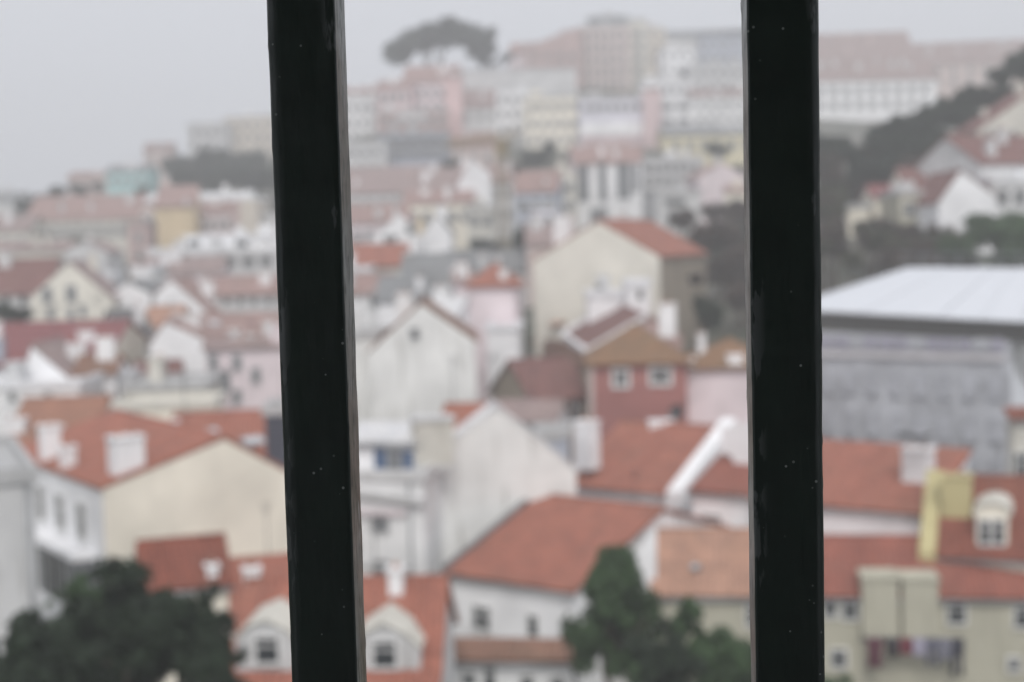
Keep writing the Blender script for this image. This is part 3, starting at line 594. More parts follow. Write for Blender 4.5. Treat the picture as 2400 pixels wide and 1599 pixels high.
    for (u, v, wp, hp, off) in h.get('chimneys', []):
        x, z = h['fp'](u, v, off); k = (a + xd * x + yd * off).y / F; w = wp * k
        p_, n_ = hit(u, v + hp)
        if p_ is not None:
            k = (a + xd * p_.x + yd * p_.y).y / F; w = wp * k; off = p_.y + w * .3
            chimney_mesh(w * .95, min(max(w * .8, .4), 1.2), hp * k, wm('CLEAN' if h['Y'] < 110 else 'WHITE'), ro, (p_.x, off, p_.z)); continue
        chimney_mesh(w * .95, min(max(w * .8, .4), 1.2), hp * k, wm('CLEAN' if h['Y'] < 110 else 'WHITE'), ro, (x, off, E + z - hp * k))
    for (u, v, wp, hp) in h.get('skylights', []):
        p_, n_ = hit(u, v)
        if p_ is None: continue
        k = (a + xd * p_.x + yd * p_.y).y / F; w = wp * k / 2; l = min(hp * k * 1.4, 1.6) / 2
        if n_.z < 0: n_ = -n_
        q = MB(); q.box(-w, w, -l, l, -.1, .22); q.box(-w + .06, w - .06, -l + .06, l - .06, .22, .25, 1)
        o = q.build('skylight', [METAL, simple('skylight_sheet', (.5, .52, .54), .3)], ro, p_); o.rotation_euler = (-math.atan2(n_.y, n_.z), 0, 0) if abs(n_.x) < .01 else n_.to_track_quat('Z', 'Y').to_euler()
    if h['Y'] > 86 and 'chimneys' not in h:             # the chimneys, hatches and roof rooms that every roof carries
        rr = random.Random(int(a.x * 7 + a.z * 13)); wt = wm(rr.choice(['CLEAN', 'WHITE', 'GREYW', h['wall']]))
        for _ in range(max(1, int(W / 4.5))):
            if rt == 'flat':
                cw, cd, ch = rr.uniform(.8, 2.2), rr.uniform(.8, 1.8), rr.uniform(.6, 1.6)
                if W < 3.2 or D < 3.2: continue
                x, y = rr.uniform(1.3, W - 1.3), rr.uniform(1.2, min(D - 1.2, 5)); q = MB(); q.box(-cw / 2, cw / 2, -cd / 2, cd / 2, -.02, ch); q.box(-cw / 2 - .1, cw / 2 + .1, -cd / 2 - .1, cd / 2 + .1, ch, ch + .12)
                q.build('roof_hatch', wt, ro, (x, y, E - .05))
            else:
                x = rr.uniform(.15, .85) * W; y = rr.uniform(.25, .8) * (h['r'] if rt in ('side', 'shed', 'hip') else D)
                p_, _, _, _ = bvh.ray_cast(Vector((x, y, 200)), Vector((0, 0, -1)))
                if p_ is None: continue
                chimney_mesh(rr.uniform(.5, 1.3), rr.uniform(.45, .8), rr.uniform(.7, 1.7), wt, ro, p_)
    for (poly, off, dep, mt, ws) in h.get('dormers', []):
        pl = [(h['fp'](u, v, off)[0], off, E + h['fp'](u, v, off)[1]) for u, v in poly]
        q = MB(); q.prism(pl, (0, dep, 0)); dm = q.build('dormer', wm(mt), root)
        q = MB(); top = pl[1:-1]                       # coping that follows the dormer's outline
        cx = sum(p[0] for p in top) / len(top); cz = pl[0][2]
        out = [Vector(((p[0] - cx) * 1.07 + cx, off - .1, (p[2] - cz) * 1.05 + cz)) for p in top]; inn = [Vector((p[0], off - .1, p[2] + .012)) for p in top]
        for i in range(len(top) - 1):
            q.prism([inn[i], inn[i + 1], out[i + 1], out[i]], (0, dep, 0))
        q.build('dormer_roof', wm('GREYC'), dm)
        for (u, v, wp, hp) in ws:
            x, z = h['fp'](u, v, off); k = (a + xd * x + yd * off).y / F
            add_window(dm, x, off - .02, E + z, wp * k, hp * k, 'w', level=2)
    for u in h.get('pipes', []):
        x, z = h['fp'](u, 1200); q = MB(); q.tube((x, -.1, 0), (x, -.1, E - .3), .07, .07, 8); q.build('drainpipe', METAL, root, smooth=True)
    if 'balconyL' in h:
        y0, y1, z0, z1 = h['balconyL']; q = MB()
        q.box(-1.0, -.02, y0, y1, E + z0 - 1.2, E + z0); q.box(-1.0, -.02, y0, y1, E + z1, E + z1 + .25)
        bal = q.build('glazed_balcony', wm('CLEAN'), root)
        n = 7
        for i in range(n):
            ya = y0 + (y1 - y0) * i / n; yb = y0 + (y1 - y0) * (i + 1) / n; q = MB()
            q.box(-.93, -.88, ya + .05, yb - .05, E + z0, E + z1); q.build('pane', GLASS if i % 3 else GLASSL, bal)
            q = MB(); q.box(-.97, -.85, yb - .05, yb + .05, E + z0, E + z1); q.build('mullion', FRAMEG, bal)
        q = MB(); q.box(-.9, -.02, y0, y0 + .1, E + z0, E + z1); q.build('end_panel', GLASSL, bal)
    k = h.get('rise', 1) / h.get('r', 1)
    if h.get('verge'):
        q = MB(); r, rise = h['r'], h['rise']
        q.prism([(-.42, -oh, E - oh * k - .1), (-.2, -oh, E - oh * k - .1), (-.2, -oh, E - oh * k + .4), (-.42, -oh, E - oh * k + .4)], (0, r + oh, rise + oh * k)); q.build('verge_flashing', METAL, ro)
    if h.get('parapetR'):
        q = MB(); r, rise = h['r'], h['rise']
        q.prism([(W + .1, -.4, E - .4 * k - .4), (W + 1.0, -.4, E - .4 * k - .4), (W + 1.0, -.4, E - .4 * k + .55), (W + .1, -.4, E - .4 * k + .55)], (0, r + .6, rise + .6 * k)); q.build('parapet', wm('CLEAN'), root)
    if h.get('yparapet'):
        q = MB(); r, rise = h['r'], h['rise']
        q.prism([(-.6, -.3, E - .3 * k - .3), (.1, -.3, E - .3 * k - .3), (.1, -.3, E - .3 * k + .45), (-.6, -.3, E - .3 * k + .45)], (0, r + .2, rise + .2 * k)); q.build('parapet', wm('YELLOW'), root)
        u, v, wp, hp, off = h['ychimney']; x, z = h['fp'](u, v, off); kk = (a + xd * x + yd * off).y / F
        o = chimney_mesh(wp * kk, .9, hp * kk, wm('YELLOW'), ro, (x, off, E + z - hp * kk)); o['label'] = 'yellow rendered chimney'
    if 'cowl' in h:
        u, v, off = h['cowl']; x, z = h['fp'](u, v, off); q = MB()
        for sx in (-.45, .45):
            for sy in (-.3, .3): q.tube((x + sx, off + sy, E + z - .05), (x + sx, off + sy, E + z + .55), .02, .02, 5)
        q.prism([(x - .75, off - .4, E + z + .62), (x - .05, off - .4, E + z + .48), (x - .05, off - .4, E + z + .52), (x - .75, off - .4, E + z + .72)], (0, .8, 0))
        q.prism([(x + .05, off - .4, E + z + .46), (x + .75, off - .4, E + z + .62), (x + .75, off - .4, E + z + .74), (x + .05, off - .4, E + z + .52)], (0, .8, 0))
        q.build('chimney_cowl', DARKM, ro)
    return root
for h in HOUSES: build_house(h)

# ------------------------------------------------------------------ house with the ridge running towards the viewer (dark tiled slope between white copings)
def slope_house():
    zr, ze = -5.65, -8.15
    A_, B_ = PZ(1450, 712, zr), PZ(1516, 748, zr); C_, D_ = PZ(1374, 832, ze), PZ(1318, 792, ze)
    base = min(ground(p.x, p.y) for p in (A_, B_, C_, D_)) - 1
    root = empty('house', (D_.x, D_.y, base)); tag(root, 'house with dark tiled slope framed by white copings above the mossy roof', 'house')
    T = lambda p, dz=0: Vector((p.x - D_.x, p.y - D_.y, p.z - base + dz))
    B2 = B_ + (B_ - C_) * .55; A2 = A_ + (A_ - D_) * .55; B2.z = A2.z = CZ + zr - 1.2
    q = MB(); top = [D_, C_, B_, B2, A2, A_]
    q.poly([T(p) for p in (C_, B_, B2)] + [(T(B2).x, T(B2).y, 0), (T(C_).x, T(C_).y, 0)]); q.poly([T(p) for p in (D_, C_)] [::-1] + [(T(D_).x, T(D_).y, 0), (T(C_).x, T(C_).y, 0)])
    q.poly([(T(D_).x, T(D_).y, 0), T(D_), T(A_), T(A2), (T(A2).x, T(A2).y, 0)]); q.build('wall', wm('PBROWN'), root)
    q = MB(); q.slab(T(D_, .05), T(C_, .05), T(B_, .05), T(A_, .05), .12); q.slab(T(B2, .05), T(A2, .05), T(A_, .05), T(B_, .05), .12)
    ro = q.build('roof', rm('DARKR', 'Y'), root)
    for p, r_, w in ((D_, A_, .55), (C_, B_, .45), (D_, C_, .35)):
        p, r_ = T(p, .1), T(r_, .1); d = (r_ - p).normalized(); s = d.cross(Vector((0, 0, 1))).normalized() * w / 2
        q = MB(); q.prism([p - s, p + s, p + s + Vector((0, 0, .35)), p - s + Vector((0, 0, .35))], r_ - p); q.build('coping', wm('CLEAN'), ro)
    G1, G2, G3, G4 = PZ(1240, 792, ze - 1.5), PZ(1342, 896, ze - 2.0), PZ(1380, 842, ze - .05), PZ(1312, 798, ze - .05)
    q = MB(); q.slab(T(G1), T(G2), T(G3), T(G4), .12); q.build('lower_roof', rm('BROWN', 'Y'), root)
    q = MB(); q.poly([T(G1) - Vector((0, 0, .1)), T(G2) - Vector((0, 0, .1)), (T(G2).x, T(G2).y, 0), (T(G1).x, T(G1).y, 0)]); q.poly([T(G2) - Vector((0, 0, .1)), T(G3) - Vector((0, 0, .1)), (T(G3).x, T(G3).y, 0), (T(G2).x, T(G2).y, 0)]); q.build('wall', wm('TAN'), root)
    # neighbour strip of rosy roof on the far side of the coping
    E_, F_ = PZ(1375, 700, -5.5), PZ(1285, 766, -7.6)
    q = MB(); a1, a2 = T(F_), T(E_); s = Vector((1.6, .2, .2)); q.slab(a1, a1 + s, a2 + s, a2, .12); q.build('lower_roof', rm('PALE', 'Y'), root)
slope_house()

# ------------------------------------------------------------------ building under a white temporary roof with printed sheeting
def tent():
    FL, FR = P(1850, 728, 96), P(2500, 763, 86); RL, RR_ = P(2128, 630, 104), P(2500, 633, 96)
    base = min(ground(FL.x, FL.y), ground(FR.x, FR.y)) - 1
    root = empty('sheeted_building', (FL.x, FL.y, base)); tag(root, 'scaffolded building under a white temporary roof with printed grey sheeting', 'building')
    T = lambda p: Vector((p.x - FL.x, p.y - FL.y, p.z - base))
    back = Vector((5.0, 16, 0)); BL, BR = FL + back, FR + back
    white = simple('white_tarpaulin', (.64, .66, .70), .45, 0, .4, .03)
    q = MB(); n = 7
    for i in range(n):                                   # separate lengths of sheet with small steps at the seams
        k0, k1 = i / n, (i + 1) / n
        a_, b_ = FL.lerp(FR, k0), FL.lerp(FR, k1 - .004); c_, d_ = RL.lerp(RR_, k1 - .004), RL.lerp(RR_, k0)
        o = MB(); o.slab(T(a_), T(b_), T(c_), T(d_), .10 + .03 * (i % 2)); o.build('roof_sheet', white, root)
    o = MB(); o.slab(T(BL), T(FL), T(RL), T(RL), .1); o.slab(T(BR), T(BL), T(RL), T(RR_), .1); o.build('roof_sheet', white, root)
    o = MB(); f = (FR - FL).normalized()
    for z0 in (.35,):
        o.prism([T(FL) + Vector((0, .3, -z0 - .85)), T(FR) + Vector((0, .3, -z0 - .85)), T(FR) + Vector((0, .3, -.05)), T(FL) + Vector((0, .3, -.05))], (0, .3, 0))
    o.build('eave_shade_strip', simple('painted_eave_shade', (.06, .06, .058), .9), root)  # solid dark strip, paints the shade below the roof sheet's front edge
    SL, SR = P(1850, 772, 96.4), P(2368, 800, 88.2)
    s0, s1 = T(SL), T(SR); sheet = simple('printed_sheeting', (.43, .44, .47), .85, 0, .2, .22, .55)
    o = MB(); nrow, ncol = 5, 8; prev = None
    vs = []; fs = []
    NX, NZ = 60, 30
    for j in range(NZ + 1):
        for i in range(NX + 1):
            p = s0.lerp(s1, i / NX); zz = p.z * (1 - j / NZ)
            wob = .05 * math.sin(i * .5 + j * .15) + .03 * math.sin(i * 1.3 - j * .4)
            vs.append((p.x, p.y - .2 + wob, zz))
    for j in range(NZ):
        for i in range(NX):
            a = j * (NX + 1) + i; fs.append((a, a + NX + 1, a + NX + 2, a + 1))
    mesh('sheeting', vs, fs, sheet, root, smooth=True)
    w = (s1 - s0); nrm = Vector((w.y, -w.x, 0)).normalized()
    yaw = math.atan2(w.y, w.x); Lw = Vector((w.x, w.y)).length
    def band(nm, x0, x1, z0, z1, mt, pr):
        q = MB(); q.box(x0, x1, -.06, 0, z0, z1); o = q.build(nm, mt, root, (s0.x + nrm.x * pr, s0.y + nrm.y * pr, 0)); o.rotation_euler = (0, 0, yaw)
    zt = s0.z
    print_d = plaster('printed_dark', (.36, .35, .42), .4); print_l = plaster('printed_pale', (.60, .58, .60), .3)
    band('printed_cornice', 0.2, Lw - .2, zt - 1.75, zt - 1.35, print_l, .36)
    for i in range(14):
        band('printed_panel', .3 + i * Lw / 14.3, .3 + i * Lw / 14.3 + Lw / 20 * (1 if i % 3 else 1.25), zt - 1.15, zt - .35, print_d if i % 4 else sheet, .36)
    for r_ in range(3):
        for i in range(9):
            band('printed_window', .8 + i * Lw / 9.3, .8 + i * Lw / 9.3 + .8, zt - 4.2 - r_ * 2.7, zt - 2.7 - r_ * 2.7, simple('printed_mid', (.40, .41, .445), .85, 0, .2, .2, .8), .34)
    o = MB()                                            # scaffold guard rails over the tent ridge
    for z in (.5, 1.1):
        o.tube(T(RL) + Vector((0, 1.2, z)), T(RR_) + Vector((0, 1.2, z)), .03, .03, 6)
    for i in range(9):
        p = T(RL.lerp(RR_, i / 8)) + Vector((0, 1.2, 0)); o.tube(p + Vector((0, 0, -1.2)), p + Vector((0, 0, 1.2)), .03, .03, 6)
    o.build('guard_rail', METAL, root)
    # loose side curtain at the right corner
    o = MB(); p = T(P(2366, 830, 88)); pr = [(p + Vector((.0, 0, 0))), p + Vector((.5, .3, -1.2)), p + Vector((1.3, .5, -2.4)), p + Vector((1.5, .6, -3.6)), p + Vector((.2, .2, -4.2))]
    o.prism(pr, (0, .05, 0)); o.build('loose_curtain', white, root)
    q = MB(); q.box(.2, Lw - .2, .9, 14, 0, min(s0.z, s1.z) - .6); ob = q.build('core_wall', wm('GREYW'), root, (s0.x, s0.y, 0)); ob.rotation_euler = (0, 0, yaw)
tent()

# ------------------------------------------------------------------ small things
def dish():
    p = PZ(1588, 968, -10.6); root = empty('satellite_dish', p); tag(root, 'dark satellite dish on the ridge of the broad orange roof', 'dish')
    vs, fs = [(0, 0, 0)], []
    for j in range(1, 4):
        for i in range(16):
            r_ = .5 * j / 3; t_ = i * math.pi / 8; vs.append((r_ * math.cos(t_), -.16 * (j / 3) ** 2, r_ * math.sin(t_)))
    for i in range(16): fs.append((0, 1 + (i + 1) % 16, 1 + i))
    for j in range(2):
        for i in range(16):
            a = 1 + j * 16 + i; b = 1 + j * 16 + (i + 1) % 16; fs.append((a, b, b + 16, a + 16))
    o = mesh('reflector', vs, fs, DARKM, root, smooth=True); o.rotation_euler = (R(-15), 0, R(-35))
    q = MB(); q.tube((0, .05, -.05), (.1, .15, -1.3), .04, .04, 6); q.build('mast', METAL, root)
    q = MB(); q.tube((0, 0, -.3), (-.3, -.55, 0), .02, .02, 5); q.box(-.36, -.24, -.62, -.5, -.05, .07); q.build('feed_arm', METAL, root)
    p = PZ(1548, 988, -10.9); q = MB(); q.box(-.7, .7, -.4, .4, -.5, .0); q.box(-.75, .75, -.45, .45, 0, .08)
    tag(q.build('roof_box', wm('CLEAN'), None, p), 'low white box on the orange roof beside the satellite dish', 'roof box')
dish()

def laundry():
    hh = [h for h in HOUSES if 'washing' in h['label']][0]; fp, a, xd, yd = hh['fp'], hh['a'], hh['xd'], hh['yd']
    def wp(u, v, off=-.8):
        x, z = fp(u, v, off); return a + xd * x + yd * off + Vector((0, 0, z))
    p0, p1 = wp(2022, 1494), wp(2252, 1500)
    root = empty('washing_line', p0); tag(root, 'washing line on brackets below the twin oriel boxes', 'washing line')
    q = MB(); q.tube((0, 0, 0), p1 - p0, .012, .012, 5); q.build('line', METAL, root)
    for e in (Vector((0, 0, 0)), p1 - p0):
        q = MB(); q.tube(e, e + yd * .8, .02, .02, 5); q.tube(e, e + yd * .8 + Vector((0, 0, -.4)), .015, .015, 5); q.build('bracket', DARKM, root)
    items = [('maroon bath towel', 'towel', 2050, 34, 72, (.10, .03, .045)), ('black folded shirt', 'shirt', 2092, 30, 46, (.03, .025, .03)), ('dark red cloth', 'cloth', 2124, 30, 40, (.15, .02, .035)),
             ('lilac grey pillowcase', 'pillowcase', 2154, 28, 44, (.35, .33, .42)), ('slate grey trousers', 'trousers', 2186, 32, 66, (.12, .12, .16)), ('grey shirt', 'shirt', 2216, 26, 52, (.18, .18, .22)), ('long black trousers', 'trousers', 2244, 30, 92, (.035, .035, .05))]
    for nm, ct, u, w, l, c in items:
        p = wp(u, 1496); k = p.y / F; w *= k; l *= k; vs, fs = [], []; n = 8; m_ = 8
        for j in range(m_ + 1):
            for i in range(n + 1):
                x = (i / n - .5) * w * (1 + .08 * math.sin(j)); vs.append((x, .05 * math.sin(i * 1.7 + u) * (j / m_) - .012, -l * j / m_ + (.03 * math.sin(i * 2.1) if j == m_ else 0)))
        for j in range(m_):
            for i in range(n):
                if ct == 'trousers' and j > 3 and i in (3, 4): continue
                q_ = j * (n + 1) + i; fs.append((q_, q_ + n + 1, q_ + n + 2, q_ + 1))
        o = mesh(ct, vs, fs, simple('cloth_' + nm.replace(' ', '_'), c, .9), None, loc=p, smooth=True); o.rotation_euler = (0, 0, R(hh['yaw']))
        md = o.modifiers.new('thick', 'SOLIDIFY'); md.thickness = .012
        tag(o, nm + ' hanging on the washing line', ct)
laundry()

def crane():
    Y = 175; b = P(1182, 600, Y); tp = P(1176, 330, Y); g = ground(b.x, b.y)
    root = empty('tower_crane', (b.x, b.y, g)); tag(root, 'ochre tower crane with lattice mast between the houses', 'crane')
    m = simple('crane_ochre', (.27, .21, .12), .6); Hh = tp.z - g; s = .55; q = MB()
    for x in (-s, s):
        for y in (-s, s): q.tube((x, y, 0), (x, y, Hh), .09, .09, 5)
    n = int(Hh / 1.3)
    for i in range(n):
        z0, z1 = i * Hh / n, (i + 1) * Hh / n
        for (x0, y0, x1, y1) in ((-s, -s, s, -s), (s, -s, s, s), (s, s, -s, s), (-s, s, -s, -s)):
            if i % 2: x0, y0, x1, y1 = x1, y1, x0, y0
            q.tube((x0, y0, z0), (x1, y1, z1), .05, .05, 4); q.tube((x0, y0, z1), (x1, y1, z1), .04, .04, 4)
    q.build('mast', m, root)
    q = MB(); d = Vector((-.45, .9, .02)).normalized(); sd_ = Vector((d.y, -d.x, 0)).normalized() * .5; o = Vector((0, 0, Hh))
    e0, e1 = o - d * 5, o + d * 16
    for off in (sd_, -sd_, Vector((0, 0, .9))): q.tube(e0 + off, e1 + off, .08, .08, 5)
    for i in range(20):
        a_ = e0.lerp(e1, i / 20); b_ = e0.lerp(e1, (i + .5) / 20); c_ = e0.lerp(e1, (i + 1) / 20)
        for sgn in (1, -1): q.tube(a_ + sd_ * sgn, b_ + Vector((0, 0, .9)), .04, .04, 4); q.tube(b_ + Vector((0, 0, .9)), c_ + sd_ * sgn, .04, .04, 4)
    q.build('jib', m, root)
    q = MB(); q.box(-.8, .8, -.7, .7, Hh - 1.8, Hh - .1); q.build('cab', m, root)
    q = MB(); c = e0; q.box(c.x - .8, c.x + .8, c.y - .6, c.y + .6, Hh - 1.4, Hh + .2); q.build('counterweight', simple('concrete', (.35, .35, .34), .9), root)
crane()
def lamp(u, v, Y, lab):
    p = P(u, v, Y); g = ground(p.x, p.y); root = empty('street_lamp', (p.x, p.y, g)); tag(root, lab, 'street lamp'); hh = max(p.z - g, 4)
    q = MB(); q.tube((0, 0, 0), (0, 0, hh), .09, .05, 8); q.tube((0, 0, hh), (.8, 0, hh + .15), .04, .03, 6); q.build('pole', METAL, root)
    q = MB(); q.box(.6, 1.2, -.14, .14, hh + .08, hh + .24); q.build('lamp_head', FRAMEG, root)
lamp(2210, 368, 182, 'grey street lamp standing before the dark wood'); lamp(1562, 505, 150, 'dark street lamp beside the yellow gable house')

# ------------------------------------------------------------------ vegetation
LEAF = {k: leafmat('foliage_' + k, c) for k, c in dict(dark=(.019, .031, .017), green=(.046, .082, .034), pine=(.025, .034, .024), olive=(.05, .052, .028), brown=(.085, .064, .054)).items()}
def crown_mesh(seed, n, leaf, blobs, mat, twig=False):
    rnd = random.Random(seed); v = np.zeros((n * 4, 3)); k = 0
    wts = [b[3] ** 2 for b in blobs]
    for i in range(n):
        bx, by, bz, br = rnd.choices(blobs, wts)[0]
        d = Vector((rnd.gauss(0, 1), rnd.gauss(0, 1), rnd.gauss(0, 1))).normalized()
        rr = br * (rnd.random() ** .38) * (1 + .28 * mnoise.noise(d * 2.3 + Vector((seed, bx, bz))))
        c = Vector((bx, by, bz)) + d * rr
        if twig:
            ax = (d + Vector((rnd.uniform(-.6, .6), rnd.uniform(-.6, .6), .7))).normalized(); s = leaf * rnd.uniform(.8, 2.2)
            y = ax.orthogonal().normalized() * leaf * .14; x = ax * s
        else:
            nr = (d * .6 + Vector((rnd.gauss(0, .6), rnd.gauss(0, .6), rnd.gauss(.3, .6)))).normalized()
            x = nr.orthogonal().normalized(); x = Matrix.Rotation(rnd.random() * 6.28, 3, nr) @ x; y = nr.cross(x); s = leaf * rnd.uniform(.6, 1.3); x *= s; y *= s * .6
        v[k:k + 4] = [c - x, c - y, c + x, c + y]; k += 4
    me = bpy.data.meshes.new('crown')
    me.from_pydata(v.tolist(), [], [(4 * i, 4 * i + 1, 4 * i + 2, 4 * i + 3) for i in range(n)]); me.materials.append(mat); me.update(); return me
def blobs_round(seed, n=9):
    r_ = random.Random(seed); out = [(0, 0, 0, .55)]
    for i in range(n):
        a = r_.random() * 6.28; e = r_.uniform(-.5, .9); q = r_.uniform(.4, .68)
        out.append((math.cos(a) * math.cos(e) * q, math.sin(a) * math.cos(e) * q, math.sin(e) * q, r_.uniform(.26, .42)))
    return out
PROTO = {}
for k_ in ('dark', 'green', 'olive', 'brown'):
    for s_ in range(2):
        PROTO[(k_, s_)] = crown_mesh(11 * s_ + len(PROTO), 2600 if k_ != 'brown' else 5200, .085, blobs_round(s_ + len(PROTO)), LEAF[k_], twig=(k_ == 'brown'))
def trunk_mesh(hh, r0, parent, lim=5, spread=.9, seed=0):
    rnd = random.Random(seed); q = MB(); p = Vector((0, 0, -.3)); r_ = r0; n = 4
    for i in range(n):
        e = Vector((rnd.uniform(-.06, .06) * hh, rnd.uniform(-.06, .06) * hh, hh * (i + 1) / n)); q.tube(p, e, r_, r_ * .82, 8); p = e; r_ *= .82
    for i in range(lim):
        a = 6.28 * i / lim + rnd.random(); s = Vector((0, 0, hh * rnd.uniform(.6, .95)))
        e = s + Vector((math.cos(a) * spread, math.sin(a) * spread, spread * rnd.uniform(.5, 1.1))); q.tube(s, e, r_ * .7, r_ * .25, 6)
    return q.build('trunk', BARK, parent, smooth=True)
tcount = 0
def tree(u, v, rx, rz, Y, kind, label, group=None, own=None, name='tree'):
    global tcount; tcount += 1
    c = P(u, v, Y); k = Y / F; g = ground(c.x, c.y)
    R_x, R_z = rx * k, rz * k
    g = min(g, c.z - R_z * .8)
    root = empty(name, (c.x, c.y, g)); tag(root, label, 'tree', group)
    me = own or PROTO[(kind, tcount % 2)]
    o = bpy.data.objects.new('crown', me); o.location = (0, 0, c.z - g); o.scale = (R_x, R_x, R_z); o.rotation_euler = (0, 0, tcount * 1.3); link(o, root)
    trunk_mesh(max(c.z - g, 1), max(.08, R_x * .09), root, 5, R_x * .6, tcount)
    return root
def loose(seed, n=46):                                # many small uneven clumps with gaps between them
    r_ = random.Random(seed); out = [(0, 0, -.15, .52), (.2, 0, -.35, .4), (-.25, .1, -.3, .4)]
    for i in range(n):
        d = Vector((r_.gauss(0, 1), r_.gauss(0, 1), r_.gauss(.15, 1))).normalized(); q = r_.uniform(.30, .92) * (1 + .22 * mnoise.noise(d * 1.7 + Vector((seed, 0, 0))))
        out.append((d.x * q, d.y * q, d.z * q, r_.uniform(.10, .25)))
    return out
def own(seed, kind, n, leaf, blobs=None): return crown_mesh(seed, n, leaf, blobs or loose(seed), LEAF[kind])

# foreground trees
tree(285, 1515, 235, 190, 36, 'dark', 'large dark evergreen tree before the white balcony side', own=own(1, 'dark', 16000, .05))
tree(468, 1485, 110, 140, 35, 'dark', 'dark evergreen tree before the small rust red roof', own=own(2, 'dark', 9000, .06))
tree(50, 1590, 200, 180, 33, 'dark', 'dark evergreen tree at the foot of the grey house end', own=own(3, 'dark', 12000, .055))
tree(190, 1420, 90, 75, 38, 'green', 'small leafy tree top rising behind the large dark evergreen', own=own(4, 'green', 6000, .07))
tree(500, 1630, 110, 110, 33, 'dark', 'low dark tree below the white dormer', own=own(41, 'dark', 7000, .06))
def cone_blobs(seed, n):
    r_ = random.Random(seed); out = []
    for i in range(n):
        z = -1 + 2 * (i + .5) / n; w = .62 * (1 - max(0, (z + .25) / 1.35) ** 1.3) * (1 if z > -.5 else .8)
        a = r_.random() * 6.28; w *= r_.uniform(.3, 1.25); out.append((math.cos(a) * w, math.sin(a) * w, z * .88, r_.uniform(.12, .26)))
    return out
tree(1446, 1436, 140, 158, 48, 'green', 'tall dark green tree before the big orange roof', own=own(5, 'green', 16000, .05, cone_blobs(5, 64)))
tree(1345, 1482, 36, 48, 49, 'green', 'small side tree hiding a window of the white house', own=own(6, 'green', 3500, .09))
tree(1615, 1482, 70, 84, 46, 'green', 'slim green tree before the cream wall with pale orange roof', own=own(7, 'green', 5000, .08, cone_blobs(3, 30)))
tree(1560, 1560, 120, 110, 44, 'dark', 'dark bushy tree at the foot of the tall green tree', own=own(8, 'dark', 8000, .06))
tree(1710, 1560, 125, 100, 45, 'green', 'broad green tree at the foot of the right bar', own=own(9, 'green', 8000, .06))
tree(1945, 1620, 60, 46, 47, 'green', 'low green tree top under the cream house wall', own=own(10, 'green', 3000, .09))
# mid ground trees
tree(1655, 742, 44, 62, 112, 'dark', 'dark green tree behind the pale pink house')
tree(1628, 656, 26, 24, 122, 'brown', 'small bare tree beside the tan side wall')
for (u, v, a_, b_, Y, kd) in ((1648, 560, 50, 55, 142, 'brown'), (1705, 545, 55, 60, 141, 'brown'), (1745, 620, 60, 75, 140, 'brown'), (1690, 640, 50, 60, 138, 'brown'), (1600, 520, 40, 45, 168, 'brown'), (1735, 700, 50, 60, 128, 'brown'), (1672, 500, 45, 40, 172, 'brown'), (1740, 500, 50, 50, 165, 'brown')):
    tree(u, v, a_, b_, Y, kd, 'bare brown tree in the thicket right of the yellow gable house', 'bare trees right of the yellow gable')
for (u, v, a_, b_, Y) in ((1690, 590, 60, 60, 158), (1750, 570, 60, 70, 156), (1640, 610, 30, 40, 150), (1765, 660, 50, 70, 146)):
    tree(u, v, a_, b_, Y, 'dark', 'dark evergreen tree in the thicket right of the yellow gable house', 'evergreens right of the yellow gable')
for (u, v, a_, b_, Y) in ((1800, 520, 60, 60, 160), (1850, 500, 60, 60, 165), (1900, 480, 60, 60, 168), (1800, 600, 60, 70, 148), (1860, 590, 60, 70, 148), (1905, 590, 50, 60, 150), (1800, 690, 60, 60, 132), (1860, 670, 50, 60, 134), (1790, 760, 50, 60, 118)):
    tree(u, v, a_, b_, Y, 'brown', 'bare brown tree in the thicket right of the yellow gable house', 'bare trees right of the yellow gable')
tree(1222, 562, 30, 34, 158, 'dark', 'dark round tree beside the crane foot')
tree(1130, 582, 50, 26, 165, 'dark', 'dark low tree left of the crane foot')
for (u, v, a_, b_, Y) in ((1250, 375, 42, 34, 242), (1288, 352, 26, 22, 247), (1212, 398, 28, 26, 238)):
    tree(u, v, a_, b_, Y, 'dark', 'dark tree on the bank below the wide cream building', 'trees below the cream building')
tree(1058, 402, 34, 36, 226, 'dark', 'dark tree left of the steep white gable'); tree(1064, 340, 14, 30, 262, 'dark', 'slim dark tree beside the striped building')
tree(1682, 358, 36, 28, 250, 'dark', 'round dark tree before the yellow building'); tree(1735, 402, 18, 24, 228, 'dark', 'small dark tree behind the rosy white gable house')
tree(192, 572, 44, 22, 224, 'green', 'green shrubby tree before the long cream grey house'); tree(248, 588, 36, 20, 215, 'green', 'low green tree beside the brown rosy tower house')
tree(20, 740, 60, 36, 128, 'dark', 'dark tree below the grey house with brown red roof')
# left skyline grove
for (u, v, a_, b_) in ((415, 398, 46, 48), (475, 396, 60, 56), (545, 394, 64, 62), (605, 402, 56, 58), (510, 425, 66, 44), (590, 430, 60, 44), (440, 425, 50, 36), (640, 420, 50, 50)):
    tree(u, v, a_, b_, 296 if v < 410 else 262, 'dark', 'dark tree in the grove on the left skyline', 'grove on the left skyline')
for (u, v, a_, b_) in ((132, 452, 34, 22), (182, 448, 28, 22), (228, 440, 24, 18), (335, 450, 22, 18), (60, 484, 30, 26), (95, 468, 22, 18)):
    tree(u, v, a_, b_, 282, 'dark', 'hazy dark tree behind the long faded rosy roof', 'trees behind the long rosy roof')
